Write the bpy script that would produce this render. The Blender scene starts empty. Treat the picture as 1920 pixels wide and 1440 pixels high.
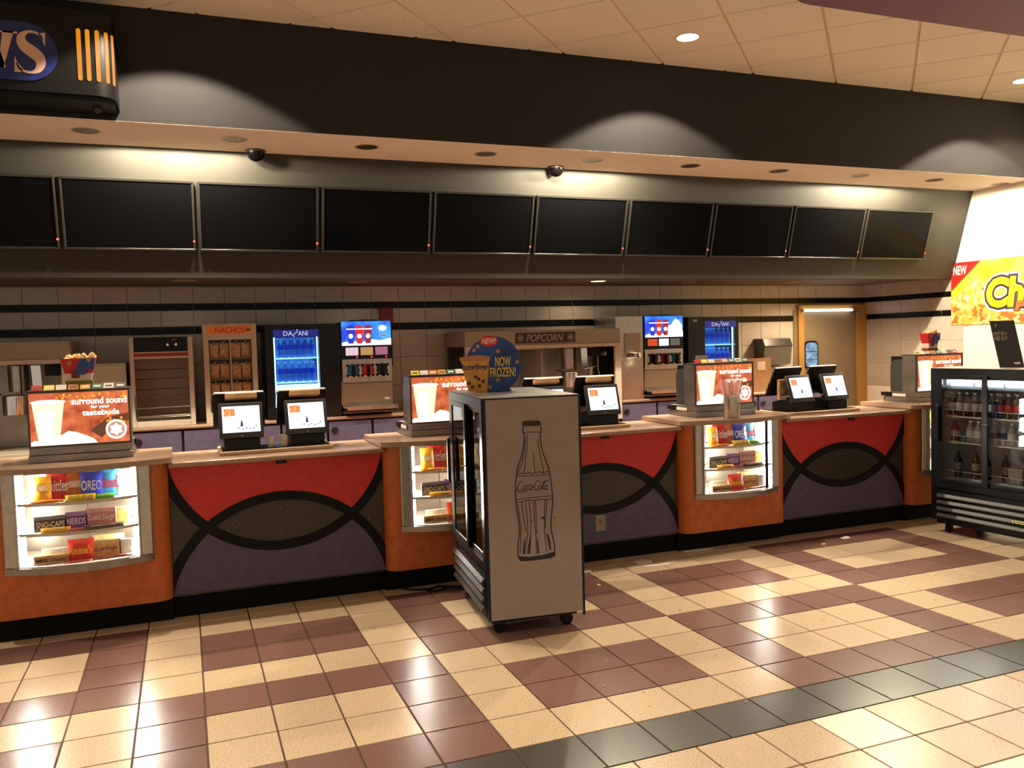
import bpy, bmesh, math, random
from mathutils import Vector, Matrix
random.seed(7)
SC = bpy.context.scene
COL = SC.collection
PI = math.pi

# ---------------------------------------------------------------- camera
CX, CY, CZ = -1.24390904, -3.31761365, 1.75043239
YAW, PITCH, ROLL, FPX = 0.371215422, -0.0494301558, -0.0280806847, 1577.98665
_f = Vector((math.sin(YAW)*math.cos(PITCH), math.cos(YAW)*math.cos(PITCH), math.sin(PITCH)))
_r = Vector((math.cos(YAW), -math.sin(YAW), 0)); _u = _r.cross(_f)
_R = _r*math.cos(ROLL)+_u*math.sin(ROLL); _U = -_r*math.sin(ROLL)+_u*math.cos(ROLL)
cam = bpy.data.cameras.new('camera'); cam.sensor_width = 36; cam.sensor_fit = 'HORIZONTAL'
cam.lens = FPX*36/1920; cam.clip_end = 200; cam.clip_start = 0.05
camo = bpy.data.objects.new('camera', cam); COL.objects.link(camo)
m = Matrix((( _R.x, _U.x, -_f.x, CX), (_R.y, _U.y, -_f.y, CY), (_R.z, _U.z, -_f.z, CZ), (0, 0, 0, 1)))
camo.matrix_world = m
SC.camera = camo
# ---------------------------------------------------------------- world, exposure
w = bpy.data.worlds.new('world'); SC.world = w; w.use_nodes = True
bg = w.node_tree.nodes['Background']; bg.inputs[0].default_value = (1.0, 0.86, 0.70, 1); bg.inputs[1].default_value = 0.42
SC.view_settings.view_transform = 'Standard'; SC.view_settings.look = 'None'
SC.view_settings.exposure = 0.16; SC.view_settings.gamma = 1.0; SC.view_settings.use_curve_mapping = False
try:
    SC.cycles.use_denoising = True; SC.cycles.max_bounces = 8; SC.cycles.diffuse_bounces = 4; SC.cycles.glossy_bounces = 3
    SC.cycles.transmission_bounces = 6; SC.cycles.transparent_max_bounces = 12
    SC.cycles.caustics_reflective = False; SC.cycles.caustics_refractive = False; SC.cycles.sample_clamp_indirect = 4.0
except Exception: pass
WARM = (1.0, 0.84, 0.66)
def spot(name, loc, power, angle, blend=0.15, col=WARM, size=0.05, aim=None):
    l = bpy.data.lights.new(name, 'SPOT'); l.energy = power; l.spot_size = math.radians(angle); l.spot_blend = blend
    l.color = col; l.shadow_soft_size = size
    o = bpy.data.objects.new(name, l); COL.objects.link(o); o.location = loc
    if aim is not None:
        o.rotation_euler = (Vector(aim)-Vector(loc)).to_track_quat('-Z', 'Y').to_euler()
    return o
ZC = 4.305                                            # lobby ceiling
CEIL_LAMPS = [(x, y) for y in (2.92, -2.3, -6.0) for x in (-5.3, -1.21, 2.88, 6.97)]
for x, y in CEIL_LAMPS:
    spot('ceiling_lamp_light', (x, y, ZC-0.03), 330 if y > 2 else (138 if y > -3 else 240), 116 if y > 2 else 100, 0.12)
SOF_Z = 3.465
for x, p in ((-1.2, 165), (2.56, 175), (6.28, 160)):  # spots added for the light pools on the menu wall, no fixtures here
    for dx in (-.36, 0, .36):
        spot('lamp_and_fill_light', (x+dx, 4.08, SOF_Z-0.004), p*(1.25 if dx == 0 else .8), 179, 0.08, (1, .86, .62), 0.03)
for k in range(9):  # fill added at the unlit downlights, bounces off the aisle to brighten the soffit
    spot('lamp_and_fill_light', (-1.864+1.0855*k, 3.95, SOF_Z-0.03), 1150, 54, 0.4, WARM, 0.025)
spot('lamp_and_fill_light', (7.74, 3.93, SOF_Z-0.02), 85, 160, 0.4, (1, .84, .60), 0.06)
spot('lamp_and_fill_light', (7.6, 2.9, 4.27), 150, 130, 0.4, (1, .84, .60), 0.06)  # at lobby ceiling height by the right wall, not in the soffit
for x, y, p in ((3.2, 5.72, 9), (-1.2, 5.6, 2), (0.5, 5.6, 3), (6.5, 5.25, 150), (4.9, 5.2, 9)):
    spot('kitchen_lamp_light', (x, y, 2.41), p, 150, 0.6, (1, .72, .46), 0.05)

# ---------------------------------------------------------------- helpers
def lin(c): return tuple(((v/255.0)/12.92 if v/255.0 <= 0.04045 else ((v/255.0+0.055)/1.055)**2.4) for v in c)
MATS = {}
def mat(name, rgb=None, rough=0.5, metal=0.0, em=None, es=1.0, noise=0.0, nscale=20.0, bump=0.0, rand=0.0, spec=0.5, trans=0.0, coat=0.0, col2=None, lo=.4, hi=.6, detail=4.0):
    """rgb in linear; noise mixes towards col2 (or a darker tone); rand varies value per object"""
    if name in MATS: return MATS[name]
    mt = bpy.data.materials.new(name); mt.use_nodes = True; MATS[name] = mt
    nt = mt.node_tree; b = nt.nodes['Principled BSDF']
    if rgb is not None: b.inputs['Base Color'].default_value = (*rgb, 1)
    b.inputs['Roughness'].default_value = rough; b.inputs['Metallic'].default_value = metal
    b.inputs['Specular IOR Level'].default_value = spec
    if coat: b.inputs['Coat Weight'].default_value = coat; b.inputs['Coat Roughness'].default_value = 0.1
    if trans: b.inputs['Transmission Weight'].default_value = trans
    src = None
    if noise or col2 is not None:
        tc = nt.nodes.new('ShaderNodeTexCoord'); nz = nt.nodes.new('ShaderNodeTexNoise'); nz.inputs['Scale'].default_value = nscale; nz.inputs['Detail'].default_value = detail
        nt.links.new(tc.outputs['Object'], nz.inputs['Vector'])
        rp = nt.nodes.new('ShaderNodeMapRange'); rp.inputs[1].default_value = lo; rp.inputs[2].default_value = hi
        nt.links.new(nz.outputs['Fac'], rp.inputs[0])
        mx = nt.nodes.new('ShaderNodeMix'); mx.data_type = 'RGBA'
        base = rgb if rgb is not None else (0, 0, 0)
        c2 = col2 if col2 is not None else tuple(v*(1-noise) for v in base)
        mx.inputs[6].default_value = (*base, 1); mx.inputs[7].default_value = (*c2, 1)
        nt.links.new(rp.outputs[0], mx.inputs[0]); src = mx.outputs[2]
        if bump:
            bp = nt.nodes.new('ShaderNodeBump'); bp.inputs['Strength'].default_value = bump; bp.inputs['Distance'].default_value = 0.002
            nt.links.new(nz.outputs['Fac'], bp.inputs['Height']); nt.links.new(bp.outputs[0], b.inputs['Normal'])
    if rand:
        oi = nt.nodes.new('ShaderNodeObjectInfo'); mr = nt.nodes.new('ShaderNodeMapRange'); mr.inputs[3].default_value = 1-rand; mr.inputs[4].default_value = 1+rand
        nt.links.new(oi.outputs['Random'], mr.inputs[0])
        mm = nt.nodes.new('ShaderNodeMix'); mm.data_type = 'RGBA'; mm.blend_type = 'MULTIPLY'; mm.inputs[0].default_value = 1
        if src is not None: nt.links.new(src, mm.inputs[6])
        else: mm.inputs[6].default_value = (*rgb, 1)
        nt.links.new(mr.outputs[0], mm.inputs[7]); src = mm.outputs[2]
    if src is not None: nt.links.new(src, b.inputs['Base Color'])
    if em is not None:
        b.inputs['Emission Color'].default_value = (*em, 1); b.inputs['Emission Strength'].default_value = es
        if em == 'src': pass
    return mt
def emit(name, rgb, s=1.0, col2=None, nscale=8.0, lo=.35, hi=.65, rand=None):
    """self-lit print: emission with an optional two-tone noise"""
    if name in MATS: return MATS[name]
    mt = bpy.data.materials.new(name); mt.use_nodes = True; MATS[name] = mt; nt = mt.node_tree
    b = nt.nodes['Principled BSDF']; b.inputs['Base Color'].default_value = (0.02, 0.02, 0.02, 1); b.inputs['Roughness'].default_value = 0.2
    b.inputs['Emission Color'].default_value = (*rgb, 1); b.inputs['Emission Strength'].default_value = s
    if col2 is not None:
        tc = nt.nodes.new('ShaderNodeTexCoord'); nz = nt.nodes.new('ShaderNodeTexNoise'); nz.inputs['Scale'].default_value = nscale; nz.inputs['Detail'].default_value = 5
        nt.links.new(tc.outputs['Object'], nz.inputs['Vector'])
        rp = nt.nodes.new('ShaderNodeMapRange'); rp.inputs[1].default_value = lo; rp.inputs[2].default_value = hi
        nt.links.new(nz.outputs['Fac'], rp.inputs[0])
        mx = nt.nodes.new('ShaderNodeMix'); mx.data_type = 'RGBA'; mx.inputs[6].default_value = (*rgb, 1); mx.inputs[7].default_value = (*col2, 1)
        nt.links.new(rp.outputs[0], mx.inputs[0]); nt.links.new(mx.outputs[2], b.inputs['Emission Color'])
    return mt
def glass(name, tint=(1, 1, 1), ior=1.22, rough=0.02):
    if name in MATS: return MATS[name]
    mt = bpy.data.materials.new(name); mt.use_nodes = True; MATS[name] = mt; nt = mt.node_tree
    for n in list(nt.nodes): nt.nodes.remove(n)
    o = nt.nodes.new('ShaderNodeOutputMaterial'); t = nt.nodes.new('ShaderNodeBsdfTransparent'); t.inputs[0].default_value = (*tint, 1)
    g = nt.nodes.new('ShaderNodeBsdfGlossy'); g.inputs['Roughness'].default_value = rough
    fr = nt.nodes.new('ShaderNodeFresnel'); fr.inputs[0].default_value = ior
    mx = nt.nodes.new('ShaderNodeMixShader')
    nt.links.new(fr.outputs[0], mx.inputs[0]); nt.links.new(t.outputs[0], mx.inputs[1]); nt.links.new(g.outputs[0], mx.inputs[2]); nt.links.new(mx.outputs[0], o.inputs[0])
    return mt

class MB:
    """collects shapes into one bmesh"""
    def __init__(s): s.bm = bmesh.new()
    def box(s, x0, x1, y0, y1, z0, z1, bev=0.0, seg=1):
        t = bmesh.new(); r = bmesh.ops.create_cube(t, size=1)
        for v in t.verts: v.co = Vector(((x0+x1)/2+v.co.x*(x1-x0), (y0+y1)/2+v.co.y*(y1-y0), (z0+z1)/2+v.co.z*(z1-z0)))
        if bev: bmesh.ops.bevel(t, geom=list(t.edges), offset=bev, segments=seg, affect='EDGES', profile=0.5)
        s._merge(t); return s
    def _merge(s, t, M=None):
        if M is not None: bmesh.ops.transform(t, matrix=M, verts=t.verts)
        mp = {}
        for v in t.verts: mp[v] = s.bm.verts.new(v.co)
        for f in t.faces:
            try: s.bm.faces.new([mp[v] for v in f.verts])
            except ValueError: pass
        t.free()
    def face(s, pts):
        try: s.bm.faces.new([s.bm.verts.new(p) for p in pts])
        except ValueError: pass
        return s
    def ext(s, pts, plane, a, b):
        """prism: outline in plane 'xz','xy','yz' between a and b on the third axis"""
        def P(p, t):
            if plane == 'xz': return (p[0], t, p[1])
            if plane == 'xy': return (p[0], p[1], t)
            return (t, p[0], p[1])
        A = [s.bm.verts.new(P(p, a)) for p in pts]; B = [s.bm.verts.new(P(p, b)) for p in pts]
        n = len(pts)
        for f in (A, list(reversed(B))):
            try: s.bm.faces.new(f)
            except ValueError: pass
        for i in range(n):
            s.bm.faces.new((A[i], B[i], B[(i+1) % n], A[(i+1) % n]))
        return s
    def tube(s, path, r, n=8, caps=True):
        path = [Vector(p) for p in path]; rings = []
        for i, p in enumerate(path):
            d = (path[min(i+1, len(path)-1)]-path[max(i-1, 0)]).normalized()
            up = Vector((0, 0, 1)) if abs(d.z) < 0.95 else Vector((1, 0, 0))
            a = d.cross(up).normalized(); b = d.cross(a).normalized()
            rr = r[i] if isinstance(r, (list, tuple)) else r
            rings.append([s.bm.verts.new(p+a*math.cos(2*PI*k/n)*rr+b*math.sin(2*PI*k/n)*rr) for k in range(n)])
        for i in range(len(rings)-1):
            for k in range(n): s.bm.faces.new((rings[i][k], rings[i][(k+1) % n], rings[i+1][(k+1) % n], rings[i+1][k]))
        if caps:
            s.bm.faces.new(rings[0]); s.bm.faces.new(list(reversed(rings[-1])))
        return s
    def lathe(s, prof, c=(0, 0, 0), n=20, axis='z', caps=True):
        rings = []
        for r, z in prof:
            ring = []
            for k in range(n):
                a = 2*PI*k/n; x, y = r*math.cos(a), r*math.sin(a)
                if axis == 'z': q = (c[0]+x, c[1]+y, c[2]+z)
                elif axis == 'y': q = (c[0]+x, c[1]+z, c[2]+y)
                else: q = (c[0]+z, c[1]+x, c[2]+y)
                ring.append(s.bm.verts.new(q))
            rings.append(ring)
        for i in range(len(rings)-1):
            for k in range(n): s.bm.faces.new((rings[i][k], rings[i][(k+1) % n], rings[i+1][(k+1) % n], rings[i+1][k]))
        if caps:
            s.bm.faces.new(list(reversed(rings[0]))); s.bm.faces.new(rings[-1])
        return s
    def stroke(s, pts, wd, y0, y1):
        """flat ribbon in the xz plane following pts, width wd (number or list)"""
        n = len(pts); L = []; Rr = []
        for i, p in enumerate(pts):
            a = pts[max(i-1, 0)]; b = pts[min(i+1, n-1)]
            dx, dz = b[0]-a[0], b[1]-a[1]; l = math.hypot(dx, dz) or 1
            h = (wd[i] if isinstance(wd, (list, tuple)) else wd)/2
            L.append((p[0]-dz/l*h, p[1]+dx/l*h)); Rr.append((p[0]+dz/l*h, p[1]-dx/l*h))
        for i in range(n-1):
            s.ext([L[i], L[i+1], Rr[i+1], Rr[i]], 'xz', y0, y1)
        return s
    def mesh(s, name, smooth=False, recalc=True):
        if recalc: bmesh.ops.recalc_face_normals(s.bm, faces=s.bm.faces)
        me = bpy.data.meshes.new(name); s.bm.to_mesh(me); s.bm.free()
        if smooth:
            for p in me.polygons: p.use_smooth = True
            try: me.set_sharp_from_angle(angle=math.radians(35))
            except Exception: pass
        return me
    def build(s, name, material, parent=None, smooth=False, label=None, loc=None, rot=None):
        return obj(name, s.mesh(name, smooth), material, parent, label, loc, rot)
def obj(name, me, material, parent=None, label=None, loc=None, rot=None):
    o = bpy.data.objects.new(name, me); COL.objects.link(o)
    if material is not None and not me.materials: me.materials.append(material)
    if parent is not None: o.parent = parent
    if label: o['label'] = label
    if loc is not None: o.location = loc
    if rot is not None: o.rotation_euler = rot
    return o
def tag(o, label, cat, group=None):
    o['label'] = label; o['category'] = cat
    if group: o['group'] = group
    return o
def thing(name, label, cat, loc=(0, 0, 0), rotz=0.0, group=None, rot=None):
    o = bpy.data.objects.new(name, None); COL.objects.link(o); o.empty_display_size = 0.05
    o.location = loc; o.rotation_euler = rot if rot else (0, 0, rotz)
    return tag(o, label, cat, group)
def struct(o):
    o['kind'] = 'structure'; return o
def dup(root, loc=None, rotz=None, label=None):
    r = root.copy(); COL.objects.link(r)
    if loc is not None: r.location = loc
    if rotz is not None: r.rotation_euler = (0, 0, rotz)
    if label: r['label'] = label
    for ch in list(root.children):
        c = ch.copy(); COL.objects.link(c); c.parent = r
        for g in list(ch.children):
            d = g.copy(); COL.objects.link(d); d.parent = c
    return r
def text(s, material, parent, x0, x1, z0, z1, y=0.0, th=0.001, shear=0.0, bold=0.0, name='lettering', keep=False, label=None):
    """flat lettering in the xz plane facing -y, fitted into a rectangle"""
    cu = bpy.data.curves.new('t', 'FONT'); cu.body = s; cu.size = 1; cu.shear = shear; cu.resolution_u = 3
    o = bpy.data.objects.new('t', cu); COL.objects.link(o); bpy.context.view_layer.update()
    me = bpy.data.meshes.new_from_object(o.evaluated_get(bpy.context.evaluated_depsgraph_get()))
    xs = [v.co.x for v in me.vertices]; ys = [v.co.y for v in me.vertices]
    if bold:
        cu.offset = bold; o.update_tag(); bpy.context.view_layer.update()
        me = bpy.data.meshes.new_from_object(o.evaluated_get(bpy.context.evaluated_depsgraph_get()))
    bpy.data.objects.remove(o); bpy.data.curves.remove(cu); me.materials.clear()
    ax, bx, ay, by = min(xs), max(xs), min(ys), max(ys)
    sx = (x1-x0)/(bx-ax); sz = (z1-z0)/(by-ay)
    if keep: sx = sz = min(sx, sz)
    cx, cz = (x0+x1)/2, (z0+z1)/2
    for v in me.vertices:
        v.co = Vector((cx+(v.co.x-(ax+bx)/2)*sx, y-th, cz+(v.co.y-(ay+by)/2)*sz))
    me.name = name
    return obj(name, me, material, parent, label)
def arc(cx, cz, r, a0, a1, n=16):
    return [(cx+r*math.cos(a0+(a1-a0)*i/n), cz+r*math.sin(a0+(a1-a0)*i/n)) for i in range(n+1)]
def rrect(x0, x1, z0, z1, r, n=5):
    p = []
    for cx, cz, a in ((x1-r, z1-r, 0), (x0+r, z1-r, PI/2), (x0+r, z0+r, PI), (x1-r, z0+r, 1.5*PI)): p += arc(cx, cz, r, a, a+PI/2, n)
    return p

# ---------------------------------------------------------------- shared materials
beige = mat('beige_tile', lin((212, 188, 154)), 0.27, spec=0.3, noise=0.5, nscale=150, rand=0.05, bump=0.06, lo=.5, hi=.68)
brown = mat('brown_tile', lin((140, 106, 96)), 0.27, spec=0.3, noise=0.4, nscale=200, rand=0.06, bump=0.06, col2=lin((102, 73, 66)))
blackt = mat('charcoal_tile', lin((72, 71, 63)), 0.28, noise=0.08, nscale=25, rand=0.05)
palet = mat('pale_tile', lin((252, 240, 220)), 0.35, noise=0.08, nscale=90)
grout = mat('grout', lin((78, 52, 36)), 0.8, noise=0.3, nscale=40)
walltile = mat('cream_wall_tile', lin((190, 182, 168)), 0.28, noise=0.10, nscale=5, rand=0.04)
blackwt = mat('black_wall_tile', lin((18, 15, 13)), 0.25, spec=0.15, noise=0.3, nscale=9)
wgrout = mat('wall_grout', lin((150, 134, 112)), 0.8)
charcoal = mat('charcoal_paint', (0.0085, 0.0068, 0.0052), 0.75, noise=0.12, nscale=3)
slopemat = mat('grey_paint', (0.026, 0.0238, 0.0175), 0.7, noise=0.08, nscale=3)
cream = mat('cream_paint', lin((252, 246, 238)), 0.7, noise=0.04, nscale=4)
white = mat('white_paint', lin((240, 232, 216)), 0.6, noise=0.04, nscale=4)
ceilm = mat('ceiling_panel', lin((251, 244, 232)), 0.85, noise=0.10, nscale=90, rand=0.03)
tbar = mat('ceiling_grid', lin((222, 200, 172)), 0.6)
purplep = mat('purple_paint', lin((118, 84, 112)), 0.7)
steel = mat('stainless_steel', (0.52, 0.49, 0.44), 0.32, 1.0, noise=0.12, nscale=25)
dsteel = mat('dull_steel', (0.33, 0.30, 0.27), 0.42, 1.0, noise=0.15, nscale=12)
chrome = mat('chrome', (0.8, 0.78, 0.74), 0.12, 1.0)
black = mat('black_plastic', (0.006, 0.006, 0.007), 0.42, spec=0.25, noise=0.2, nscale=30)
blackm = mat('black_metal', (0.007, 0.007, 0.008), 0.32, spec=0.3, noise=0.2, nscale=12)
toe = mat('black_kick', (0.0045, 0.004, 0.004), 0.7, spec=0.15)
grey = mat('grey_metal', lin((140, 134, 124)), 0.45, noise=0.1, nscale=20)
offw = mat('off_white_enamel', lin((196, 184, 166)), 0.45, noise=0.06, nscale=8)
orange = mat('orange_laminate', lin((200, 105, 46)), 0.55, noise=0.16, nscale=16, bump=0.05)
red = mat('red_laminate', lin((210, 52, 50)), 0.6, noise=0.14, nscale=22)
purple = mat('purple_laminate', lin((90, 82, 110)), 0.6, noise=0.16, nscale=18)
bandm = mat('black_laminate', (0.006, 0.0055, 0.0055), 0.6, spec=0.2)
speck = mat('speckled_laminate', lin((54, 47, 34)), 0.4, col2=lin((190, 176, 140)), nscale=75, lo=.72, hi=.75, detail=1)
stone = mat('beige_stone', lin((164, 134, 112)), 0.2, noise=0.12, nscale=90)
woodm = mat('light_wood', lin((206, 162, 112)), 0.5, noise=0.2, nscale=14)
paper = mat('white_paper', lin((228, 220, 206)), 0.8)
clear = glass('clear_glass')
darkglass = mat('dark_screen_glass', (0.0025, 0.0025, 0.003), 0.12, spec=0.05)
knobm = mat('black_knob', (0.006, 0.006, 0.006), 0.4)
tubew = emit('white_tube', (1.0, 0.93, 0.80), 170)
# ================================================================ setting
T = 0.305
fl = struct(MB().box(-9, 13, -7.5, 6.3, -0.06, -0.004).build('floor', grout))
def tilemesh(name, m_, sx=T, sy=T, g=0.0036):
    b = MB(); a, c = sx/2-g, sy/2-g; e = 0.0018
    t = [(-a+e, -c+e, 0), (a-e, -c+e, 0), (a-e, c-e, 0), (-a+e, c-e, 0)]; q = [(-a, -c, -0.004), (a, -c, -0.004), (a, c, -0.004), (-a, c, -0.004)]
    b.face(t)
    for i in range(4): b.face([q[i], q[(i+1) % 4], t[(i+1) % 4], t[i]])
    me = b.mesh(name); me.materials.append(m_); return me
FT = {k: tilemesh('tile', v) for k, v in (('b', beige), ('n', brown), ('k', blackt), ('w', palet))}
def pix(x, y, z):
    d = Vector((x-CX, y-CY, z-CZ)); t = d.dot(_f)
    if t < 0.1: return None
    return 960+FPX*d.dot(_R)/t, 720-FPX*d.dot(_U)/t, t
cells = []
for j in range(-14, 9):
    for i in range(-24, 36):
        off = 0.0 if j >= -1 else 0.115
        x, y = (i+.5)*T+off, (j+.5)*T
        if j == -1: k = 'k'
        elif j < -1:
            k = 'w' if (abs(x-1.4875) < .1 and j == -2) or (abs(x-1.7925) < .1 and j == -4) else 'b'
        elif j >= 8: k = 'b'
        else:
            bi, bj = i//5, j//4; ri, rj = i % 5, j % 4
            ring = ri in (0, 4) or rj in (0, 3)
            motif_b = (bi+bj) % 2 == 1
            k = 'n' if ring == motif_b else 'b'
        cells.append((x, y, k))
vis, rest = [], []
for c in cells:
    p = pix(c[0], c[1], 0)
    if p and -60 < p[0] < 1980 and 900 < p[1] < 1500:
        vis.append((p[2], c))
    else: rest.append(c)
vis.sort(key=lambda q: q[0])
for d, (x, y, k) in vis[:300]:
    o = obj('tile', FT[k], None, fl, loc=(x, y, 0))
rest += [c for d, c in vis[300:]]
for k, mm in (('b', beige), ('n', brown), ('k', blackt)):
    b = MB(); a = T/2-0.0022
    for x, y, kk in rest:
        if (kk == k) or (kk == 'w' and k == 'b'): b.face([(x-a, y-a, -0.0002), (x+a, y-a, -0.0002), (x+a, y+a, -0.0002), (x-a, y+a, -0.0002)])
    o = b.build('outer_tiles', mm, fl); o['kind'] = 'stuff'
# ---- lobby ceiling, grid at 45 degrees
ce = struct(MB().box(-9, 13, -7.5, 3.6, ZC+0.012, ZC+0.1).build('ceiling', tbar))
S2 = math.sqrt(.5); CT = 0.7215
b = MB(); a = CT/2-0.012; b.box(-a, a, -a, a, 0.0, 0.012); cpm = b.mesh('panel'); cpm.materials.append(ceilm)
big = MB()
for p in range(-14, 16):
    for q in range(-12, 20):
        U_ = (-0.546+1.0203*(p+.5)); V_ = (4.27+1.0203*(q+.5))      # x-y and x+y
        x, y = (U_+V_)/2, (V_-U_)/2
        if not (-8 < x < 12 and -7 < y < 3.6+0.42): continue
        pp = pix(x, y, ZC)
        if pp and -150 < pp[0] < 2070 and -130 < pp[1] < 260 and y > 1.0 and y < 3.05:
            obj('panel', cpm, None, ce, loc=(x, y, ZC), rot=(0, 0, PI/4))
        else:
            k = a*math.sqrt(2)
            pts = [(x-k, y), (x, y-k), (x+k, y), (x, y+k)]
            if y+k > 3.598:
                out = []
                for i in range(4):
                    P, Q = pts[i], pts[(i+1) % 4]
                    if P[1] <= 3.598: out.append(P)
                    if (P[1]-3.598)*(Q[1]-3.598) < 0:
                        t = (3.598-P[1])/(Q[1]-P[1]); out.append((P[0]+t*(Q[0]-P[0]), 3.598))
                pts = out
            if len(pts) > 2 and pp and -150 < pp[0] < 2070 and -130 < pp[1] < 260 and y > 1.0:
                m2 = MB().ext(pts, 'xy', ZC, ZC+0.012).build('panel', ceilm, ce)
            elif len(pts) > 2: big.ext(pts, 'xy', ZC, ZC+0.012)
o = big.build('outer_panels', ceilm, ce); o['kind'] = 'stuff'
# fascia, soffit, sloped menu wall, kitchen ceiling
XR = 7.88
def wx(y): return 7.86+(6.1-y)*0.065
struct(MB().box(-9, 9.5, 3.60, 3.72, SOF_Z+0.002, 4.6).build('wall_fascia', charcoal))
struct(MB().box(-9, 9.5, 3.601, 4.46, SOF_Z, SOF_Z+0.06).build('trim_1', cream))
struct(MB().ext([(4.405, SOF_Z), (4.70, 2.40), (4.80, 2.40), (4.52, SOF_Z)], 'yz', -9, wx(4.55)+0.02).build('wall_menu', slopemat))
struct(MB().box(-9, wx(5.4), 4.70, 6.15, 2.425, 2.5).build('ceiling_kitchen', mat('kitchen_ceiling_paint', lin((96, 82, 66)), 0.6)))
struct(MB().ext(rrect(3.05, 13, -3.5, 1.92, 0.25), 'xy', 4.25, 4.304).build('trim_2', purplep))
# ---- back wall with tiles
wb = struct(MB().box(-5.2, 8.2, 6.106, 6.25, 0, 2.5).build('wall_back', wgrout))
PW = 0.3125
WROWS = [(2.25, 2.425, 0), (2.175, 2.25, 1), (2.01, 2.175, 0), (1.93, 2.01, 1)]
z = 1.93
while z > 0.95: WROWS.append((max(z-0.31, 0.0), z, 0)); z -= 0.31
WROWS.append((0.0, z, 0))
def tbox(wd, h, m_, nm='tile'):
    a, c, e = wd/2-.0022, h/2-.0022, .0015
    b = MB(); t = [(-a+e, -.006, -c+e), (a-e, -.006, -c+e), (a-e, -.006, c-e), (-a+e, -.006, c-e)]; q = [(-a, 0, -c), (a, 0, -c), (a, 0, c), (-a, 0, c)]
    b.face(t)
    for i in range(4): b.face([q[i], q[(i+1) % 4], t[(i+1) % 4], t[i]])
    me = b.mesh(nm); me.materials.append(m_); return me
allt = []
low = MB()
for (z0, z1, k) in WROWS:
    me = tbox(PW, z1-z0, blackwt if k else walltile)
    n = 0; x = -1.436-PW*11
    while x < 7.75:
        xc = x+PW/2; zc = (z0+z1)/2
        hidden = zc < 1.1
        if 6.6 < xc < 7.95 and zc < 2.1: pass
        else:
            if hidden or xc < -3.0:
                low.box(x+.002, x+PW-.002, 6.1, 6.106, z0+.002, z1-.002)
            else:
                allt.append((me, xc, zc))
        x += PW
for me, xc, zc in allt: obj('tile', me, None, wb, loc=(xc, 6.106, zc))
o = low.build('lower_tiles', walltile, wb); o['kind'] = 'stuff'
# ---- right wall (slightly splayed) with tiles up to the banner
ang = math.atan2(6.1-0.0, wx(6.1)-wx(0.0))        # direction from near to far
wr = struct(MB().ext([(wx(6.1), 6.1), (wx(-1.0), -1.0), (wx(-1.0)+.15, -1.0), (wx(6.1)+.15, 6.25)], 'xy', 0, SOF_Z+1.2).build('wall_right', white))
rz = math.atan2(wx(0)-wx(6.1), 6.1)               # splay
n = 0
for (z0, z1, k) in WROWS:
    if z1 < 1.0: continue
    me = tbox(PW, z1-z0, blackwt if k else walltile)
    for c in range(5):
        y = 6.1-PW*(c+.5)
        obj('tile', me, None, wr, loc=(wx(y)-0.0005, y, (z0+z1)/2), rot=(0, 0, -PI/2+rz))
# ---- door to the back room
dr = struct(MB().box(6.60, 7.72, 6.085, 6.10, 0.0, 2.08).build('door_1', mat('tan_door', lin((132, 116, 92)), 0.5, noise=0.08, nscale=6)))
fm = mat('ochre_frame', lin((176, 132, 62)), 0.5)
fr = MB(); fr.box(6.66, 6.752, 6.05, 6.12, 0, 2.15); fr.box(7.69, 7.858, 6.05, 6.12, 0, 2.15); fr.box(6.752, 7.69, 6.05, 6.12, 2.10, 2.15)
fr.build('door_frame', fm, dr)
pts = rrect(6.765, 7.01, 1.265, 1.655, 0.07)
MB().ext(pts, 'xz', 6.07, 6.084).build('window_gasket', black, dr)
pts = rrect(6.79, 6.985, 1.29, 1.63, 0.055)
pn = MB().ext(pts, 'xz', 6.062, 6.069).build('window_pane', emit('lit_room_behind', lin((150, 190, 225)), 0.9, lin((70, 110, 150)), 14), dr)
MB().box(6.79, 6.985, 6.058, 6.061, 1.50, 1.515).box(6.79, 6.985, 6.058, 6.061, 1.39, 1.40).build('shelf_line', mat('bluegrey', lin((60, 80, 100))), dr)
t = thing('door_gap_glow', 'bright white glowing bar standing for the lit gap above the tan kitchen door', 'light', (7.15, 6.03, 2.075))  # glowing bar added for the lit room showing through the door gap
MB().tube([(-.43, 0, 0), (.43, 0, 0)], 0.016, 12).build('tube', emit('gap_glow', (0.95, 1.0, 1.0), 5), t)
MB().box(-.45, -.43, -.02, .02, -.02, .02).box(.43, .55, -.015, .015, -.012, .012).build('bar_end', grey, t)
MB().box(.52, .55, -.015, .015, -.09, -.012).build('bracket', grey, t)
# ---- fixtures in soffit and ceiling
def downlight(x, y, z, r, label, group, lit):
    t = thing('downlight', label, 'light', (x, y, z), 0, group)
    MB().lathe([(r*1.13, -0.004), (r*1.13, 0), (r*.98, 0), (r*.98, -.004), (r*1.13, -.004)], n=28, caps=False).build('trim_ring', mat('trim_ring', lin((205, 178, 150)), 0.4), t, True)
    if lit: MB().lathe([(0.001, -0.003), (r*.98, -0.003)], n=28, caps=False).build('lens', emit('lamp_lens', (1, .92, .78), 14), t)
    else: MB().lathe([(r*.98, -.0025), (r*.8, -.0015), (r*.55, -.001), (.001, -.0006)], n=28, caps=False).build('reflector', mat('lamp_reflector', (0.26, 0.21, 0.17), 0.35, 1.0, noise=.4, nscale=18), t, True)
    return t
ords = ['leftmost', 'second from the left', 'third from the left', 'fourth from the left', 'fifth from the left', 'sixth from the left', 'seventh from the left', 'eighth from the left', 'ninth from the left', 'rightmost']
for k in range(10):
    downlight(-1.864+1.0855*k-(.04 if k == 9 else 0), 3.95, SOF_Z, 0.092, 'recessed downlight in the cream soffit, %s of ten' % ords[k], 'downlights along the cream soffit', False)
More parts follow.
